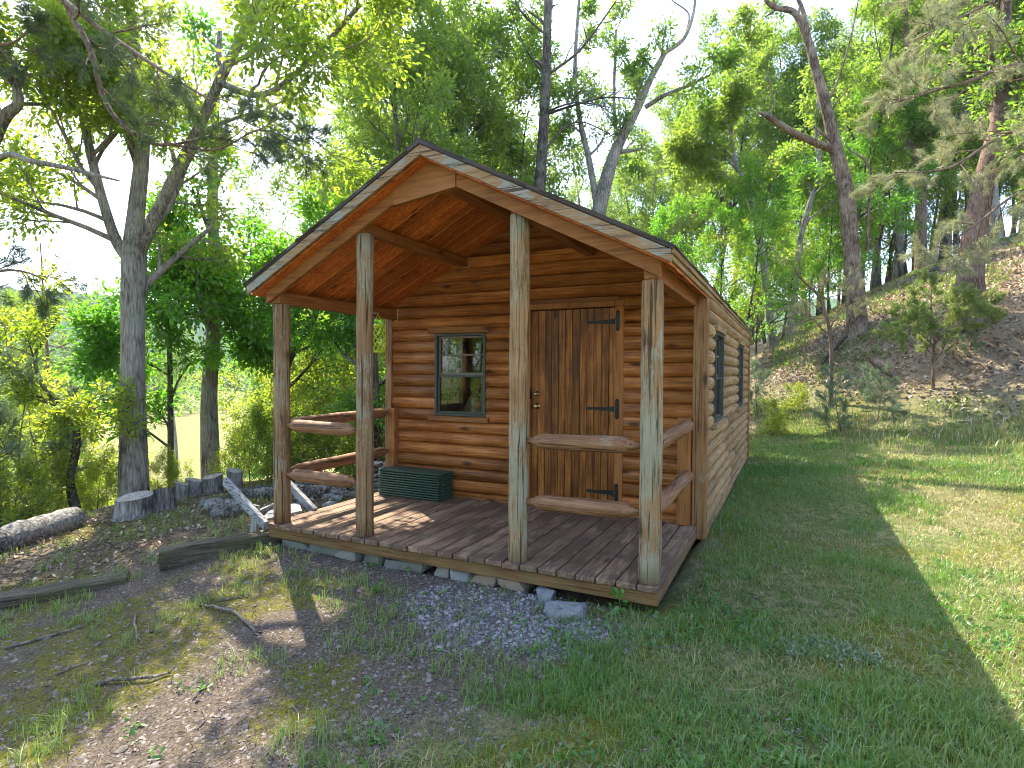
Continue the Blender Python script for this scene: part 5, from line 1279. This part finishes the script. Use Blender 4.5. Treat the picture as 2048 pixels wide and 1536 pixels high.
def far_wood():
    """two wooded ridges and the tree line at the meadow's far edge, built of many crown-sized mounds"""
    m, nt = new_mat('wooded_ridge'); N = NT(nt); pos = N.n('ShaderNodeNewGeometry').outputs['Position']
    f = N.noise(pos, .09, 4, .65); f2 = N.noise(pos, .6, 4, .7)
    N.out(N.ramp(N.math('ADD', N.math('MULTIPLY', f, .6), N.math('MULTIPLY', f2, .4)), [(.35, (.025, .06, .02)), (.52, (.06, .12, .03)), (.68, (.13, .19, .05))]), 1.0, f2, 1.0, 1.5, .0)
    na, nr = 560, 110; az = np.radians(np.linspace(-108, 20, na)); rr = np.linspace(330, 1000, nr)
    A, Rr = np.meshgrid(az, rr); X = CAM[0] + Rr * np.sin(A); Y = CAM[1] + Rr * np.cos(A)
    h = -9 + 92 * sstep(360, 900, Rr + 120 * (vnoise(A * 57, Rr * .05, 9, 71) - .5)) * (.82 + .3 * vnoise(A * 57, Rr * 0, 14, 72))
    h += 9 * vnoise(X, Y, 11, 73) + 5 * vnoise(X, Y, 5, 74)
    V = np.stack([X.ravel(), Y.ravel(), h.ravel()], 1); i = np.arange(na * nr).reshape(nr, na)
    q = np.stack([i[:-1, :-1], i[:-1, 1:], i[1:, 1:], i[1:, :-1]], -1).reshape(-1, 4)
    tag(link('hills', raw_mesh('hills', V, q.ravel(), np.arange(len(q)) * 4, np.full(len(q), 4), m, True)), kind='structure')
far_wood()
def treeline():
    R = np.random.default_rng(9); pos = []; td = []
    for i in range(150):
        a = math.radians(R.uniform(-100, -20)); d = R.uniform(150, 190); x = CAM[0] + d*math.sin(a); y = CAM[1] + d*math.cos(a); z = gz(x, y); H = R.uniform(6, 12)
        for k in range(60):
            v = unit(R.normal(size=3)); v[2] = abs(v[2]); pos.append((x + v[0]*H*.5, y + v[1]*H*.5, z + .5 + v[2]*H)); td.append(v)
    me = leaves_mesh('far_treeline', pos, td, 4, 1.1, MAT['leaf_wood'], R, .8, shape=4)
    tag(link('far_treeline', me), kind='stuff')
treeline()

# ---------------------------------------------------------------- ground cover
def polar_points(n, r0, r1, seed, amin=-52, amax=50):
    R = np.random.default_rng(seed); a = np.radians(R.uniform(amin, amax, n)) + YAW; r = R.uniform(r0, r1, n)
    return CAM[0] + r * np.sin(a), CAM[1] + r * np.cos(a), R, r
def outside_cabin(x, y, pad=.0):
    return ~((x > -.03 - pad) & (x < 3.70 + pad) & (y > .0 - pad) & (y < 7.7 + pad))
def blades(name, x, y, R, r, hmin, hmax, wid, mat, lean=.5, label=None):
    n = len(x); z = ground_z(x, y) - .004
    h = R.uniform(hmin, hmax, n); a = R.uniform(0, 2*math.pi, n); ln = np.abs(R.normal(0, lean, n)); w = wid * R.uniform(.6, 1.3, n) * np.maximum(1.0, r / 5.0)
    dx, dy = np.cos(a), np.sin(a); sx, sy = -dy, dx
    b = np.stack([x, y, z], 1); s = np.stack([sx*w, sy*w, 0*w], 1)
    m = b + np.stack([dx*ln*h*.30, dy*ln*h*.30, h*.55], 1); t = b + np.stack([dx*ln*h*.95, dy*ln*h*.95, h*(1 - .28*np.minimum(ln, 1.6))], 1)
    V = np.stack([b - s, b + s, m + s*.8, m - s*.8, t], 1).reshape(-1, 3)
    i = np.arange(n)[:, None] * 5; L = np.concatenate([i + np.array([[0, 1, 2, 3]]), i + np.array([[3, 2, 4]])], 1).ravel()
    st = (np.arange(n)[:, None] * 7 + np.array([[0, 4]])).ravel(); tt = np.tile([4, 3], n)
    o = link(name, raw_mesh(name, V, L, st, tt, mat)); return tag(o, label, None, None, 'stuff')
def tufts(x, y, R, k, rad):
    xx = np.repeat(x, k) + R.normal(0, rad, len(x)*k); yy = np.repeat(y, k) + R.normal(0, rad, len(x)*k); return xx, yy
# lawn
x, y, R, r = polar_points(300000, 1.7, 15, 1, -24, 52)
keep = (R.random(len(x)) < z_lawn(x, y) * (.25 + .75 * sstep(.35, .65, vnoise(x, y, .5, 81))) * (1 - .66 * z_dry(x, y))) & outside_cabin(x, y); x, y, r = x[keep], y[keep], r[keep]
blades('lawn_grass', x, y, R, r, .025, .085, .0022, MAT['grass'], .9)
x, y, R, r = polar_points(26000, 1.7, 14, 2, -28, 52)
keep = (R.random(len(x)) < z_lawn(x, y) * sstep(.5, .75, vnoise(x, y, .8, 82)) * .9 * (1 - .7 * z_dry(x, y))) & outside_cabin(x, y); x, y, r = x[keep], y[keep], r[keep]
xx, yy = tufts(x, y, R, 14, .030); blades('grass_tufts', xx, yy, R, np.repeat(r, 14), .04, .115, .0026, MAT['grass'], .7)
# sparse grass in the gravel and on the left
x, y, R, r = polar_points(9500, 1.7, 9, 3)
keep = (R.random(len(x)) < (1 - z_lawn(x, y)) * sstep(.45, .7, vnoise(x, y, .45, 83)) * (1 - .75 * z_gravel(x, y)) * .8) & outside_cabin(x, y) & (z_hill(x, y) < .5); x, y, r = x[keep], y[keep], r[keep]
xx, yy = tufts(x, y, R, 12, .022); blades('sparse_grass', xx, yy, R, np.repeat(r, 12), .03, .12, .0020, MAT['grass'], .75)
x, y, R, r = polar_points(130000, 1.7, 9, 4)
keep = (R.random(len(x)) < (1 - z_lawn(x, y)) * z_moss(x, y) * .8) & outside_cabin(x, y) & (z_hill(x, y) < .4) & (z_gravel(x, y) < .5); x, y, r = x[keep], y[keep], r[keep]
m_ = leaf_mat('moss_fibre', ((.10, .105, .012), (.19, .18, .02), (.30, .26, .04)), ((.2, .2, .02), (.3, .3, .03), (.4, .36, .05)), .3); MAT['moss'] = m_
blades('moss', x, y, R, r, .008, .022, .0022, MAT['moss'], .9)
# straw tone in the lawn and tall grass at the slope foot
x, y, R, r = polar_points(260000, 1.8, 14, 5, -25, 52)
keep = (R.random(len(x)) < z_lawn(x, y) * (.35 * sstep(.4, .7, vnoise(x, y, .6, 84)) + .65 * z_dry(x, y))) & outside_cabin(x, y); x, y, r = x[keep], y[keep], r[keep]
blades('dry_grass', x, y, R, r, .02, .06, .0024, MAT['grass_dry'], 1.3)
R = np.random.default_rng(6); n = 60000; x = R.uniform(3.5, 14, n); y = R.uniform(6, 15, n); zg = ground_z(x, y, False); rr_ = np.hypot(x - CAM[0], y - CAM[1])
keep = (R.random(n) < np.exp(-((zg - .38) / .22) ** 2) * (.3 + .7 * sstep(.4, .6, vnoise(x, y, .7, 85)))) & outside_cabin(x, y, .1); x, y, rr_ = x[keep], y[keep], rr_[keep]
h = len(x) // 2
blades('slope_foot_grass', x[:h], y[:h], R, rr_[:h], .06, .20, .0026, MAT['grass'], .6)
blades('slope_foot_straw', x[h:], y[h:], R, rr_[h:], .06, .26, .0026, MAT['grass_dry'], .6)
n = 110000; x = R.uniform(3.8, 22, n); y = R.uniform(8, 30, n); rr_ = np.hypot(x - CAM[0], y - CAM[1])
keep = (R.random(n) < z_hill(x, y) * sstep(.42, .66, vnoise(x, y, 1.4, 86) * .7 + vnoise(x, y, .5, 89) * .3)) ; x, y, rr_ = x[keep], y[keep], rr_[keep]
h = len(x) // 2
blades('slope_undergrowth', x[:h], y[:h], R, rr_[:h], .04, .18, .005, MAT['grass'], .9)
blades('slope_dry_grass', x[h:], y[h:], R, rr_[h:], .03, .14, .005, MAT['grass_dry'], 1.0)

def flat_leaves(name, x, y, R, size, asp, mat, tilt=.35, dz=.006, shape=6):
    n = len(x); z = ground_z(x, y) + dz
    me = leaves_mesh(name, np.stack([x, y, z], 1), np.stack([R.normal(size=n), R.normal(size=n), R.normal(0, tilt * .5, n)], 1), 1, size, mat, R, .01, asp, 2.2 / max(tilt, .1) * .5, 0.0, shape)
    return tag(link(name, me), None, None, None, 'stuff')
# leaf litter: slope on the right, bank on the left
n = 150000; R = np.random.default_rng(7); x = R.uniform(3.5, 22, n); y = R.uniform(7, 32, n); keep = (R.random(n) < z_hill(x, y) * (.55 + .45 * vnoise(x, y, .8, 87))); x, y = x[keep], y[keep]
flat_leaves('slope_leaf_litter', x, y, R, .095, .6, MAT['litter'], .6)
x, y, R, r = polar_points(52000, 3.5, 9.5, 8, -52, 2)
keep = (R.random(len(x)) < (1 - z_lawn(x, y)) * (1 - z_shale(x, y)) * .9) & outside_cabin(x, y) & (x < 1); x, y, r = x[keep], y[keep], r[keep]
h = len(x) // 2
flat_leaves('bank_leaf_litter', x[:h:2], y[:h:2], R, .05, .55, MAT['litter'], .6)
flat_leaves('pine_straw', x[h:], y[h:], R, .10, .035, MAT['straw'], .4, .008, 4)
x, y, R, r = polar_points(26000, 1.8, 9, 9)
keep = (R.random(len(x)) < .8 * (1 - z_hill(x, y))) & outside_cabin(x, y); x, y = x[keep], y[keep]
flat_leaves('ground_straw', x, y, R, .055, .05, MAT['straw'], .4, .006, 4)
# lawn weeds and silvery rosettes
x, y, R, r = polar_points(5200, 1.8, 8, 10, -35, 52)
keep = (R.random(len(x)) < (.15 + .85 * z_lawn(x, y)) * sstep(.45, .75, vnoise(x, y, .6, 88)) * .9) & outside_cabin(x, y); x, y = x[keep], y[keep]
xx, yy = tufts(x, y, R, 7, .022); flat_leaves('lawn_weeds', xx, yy, R, .045, .42, MAT['weed'], 1.3, .012)
R = np.random.default_rng(12); x = []; y = []
for (u_, v_, n_, sx_) in ((1640, 1300, 60, .10), (1720, 1330, 55, .10), (1590, 1312, 25, .06), (1650, 1470, 45, .08)):
    d_ = FWD + RGT * (u_ - 1024) / F_PX + UPV * (768 - v_) / F_PX; p_ = CAM + d_ * ((-.17 - CAM[2]) / d_[2])
    x.append(p_[0] + R.normal(0, sx_, n_)); y.append(p_[1] + R.normal(0, sx_ * .6, n_))
x = np.concatenate(x); y = np.concatenate(y); xx, yy = tufts(x, y, R, 6, .012)
flat_leaves('silver_ground_cover', xx, yy, R, .028, .4, MAT['silver_weed'], 1.2, .012)

# stones: gravel and shale chips
def chips(name, x, y, R, smin, smax, flat, mat):
    n = len(x); z = ground_z(x, y); s = smin + (smax - smin) * R.random(n) ** 2.2
    base = np.array([(1,0,0),(.5,.87,0),(-.5,.87,0),(-1,0,0),(-.5,-.87,0),(.5,-.87,0),(.35,.3,1),(-.4,.1,1),(.1,-.4,1)], float)
    P = base[None] * (1 + R.normal(0, .22, (n, 9, 1))) ; a = R.uniform(0, 6.28, n); el = R.uniform(.55, 1.0, n); ca, sa = np.cos(a)[:, None], np.sin(a)[:, None]
    px_ = P[:, :, 0]; py_ = P[:, :, 1] * el[:, None]; pz_ = P[:, :, 2] * flat * R.uniform(.6, 1.4, (n, 1))
    t1 = R.normal(0, .22, (n, 1)); t2 = R.normal(0, .22, (n, 1)); pz_ = pz_ + px_ * t1 + py_ * t2
    X = x[:, None] + (px_*ca - py_*sa) * s[:, None]; Y = y[:, None] + (px_*sa + py_*ca) * s[:, None]; Z = z[:, None] + (pz_ - .05) * s[:, None]
    V = np.stack([X, Y, Z], -1).reshape(-1, 3)
    F = np.array([(0,1,6),(1,2,7),(1,7,6),(2,3,7),(3,4,7),(4,8,7),(4,5,8),(5,0,6),(5,6,8),(6,7,8)])
    L = (np.arange(n)[:, None, None] * 9 + F[None]).reshape(-1); m = n * len(F)
    return tag(link(name, raw_mesh(name, V, L, np.arange(m) * 3, np.full(m, 3), mat)), None, None, None, 'stuff')
R = np.random.default_rng(13); n = 14000; x = R.uniform(1.2, 4.0, n); y = R.uniform(-1.7, .25, n)
keep = (R.random(n) < z_gravel(x, y) ** 1.2) & ~((y > .02) & (x < 2.5)); chips('gravel', x[keep], y[keep], R, .006, .022, .6, MAT['gravel'])
x, y, R, r = polar_points(52000, 1.7, 7.0, 14, -52, 30)
keep = (R.random(len(x)) < z_shale(x, y) * (1 - .55 * z_moss(x, y)) * .95) & outside_cabin(x, y, -.06); chips('shale_chips', x[keep], y[keep], R, .004, .017, .35, MAT['shale'])
x, y, R, r = polar_points(2600, 1.7, 7.0, 15, -52, 30)
keep = (R.random(len(x)) < (.10 + z_shale(x, y)) * .5) & outside_cabin(x, y); chips('larger_chips', x[keep], y[keep], R, .012, .030, .4, MAT['shale'])

# seedling at the porch corner
sd = MB(); g0 = Vector((3.38, -.08, gz(3.38, -.08)))
seed_ = thing('seedling', 'bright green seedling growing at the right front porch corner', 'seedling', g0)
sd.tube([g0, g0 + Vector((-.01, .0, .06)), g0 + Vector((-.02, .0, .13))], [.003, .0025, .002], 6); sd.build('stem', MAT['weed'], seed_)
R = np.random.default_rng(3); lp_ = np.array([[-.01, 0, .05], [-.015, 0, .08], [-.015, 0, .10], [-.02, 0, .12], [-.02, 0, .13]]); ld = np.array([[1, -.2, .3], [-1, -.3, .3], [.6, -.6, .4], [-.7, .4, .4], [.2, -.3, .6]])
link('leaves', leaves_mesh('leaves', lp_, ld, 3, .06, MAT['leaf_maple'], R, .015, .55, 1.0, 0), seed_)

# ---------------------------------------------------------------- air between here and the far ridge
hz = MB(); hz.box(-2600, 2600, -2600, 2600, -40, 120)
m_hz, nt_hz = new_mat('valley_air'); N_ = NT(nt_hz); vol = N_.n('ShaderNodeVolumePrincipled'); vol.inputs['Density'].default_value = .0002
vol.inputs['Color'].default_value = (.80, .88, 1.0, 1); vol.inputs['Anisotropy'].default_value = .2
out_ = N_.n('ShaderNodeOutputMaterial'); N_.l(vol.outputs[0], out_.inputs['Volume'])
tag(hz.build('haze', m_hz), kind='stuff')
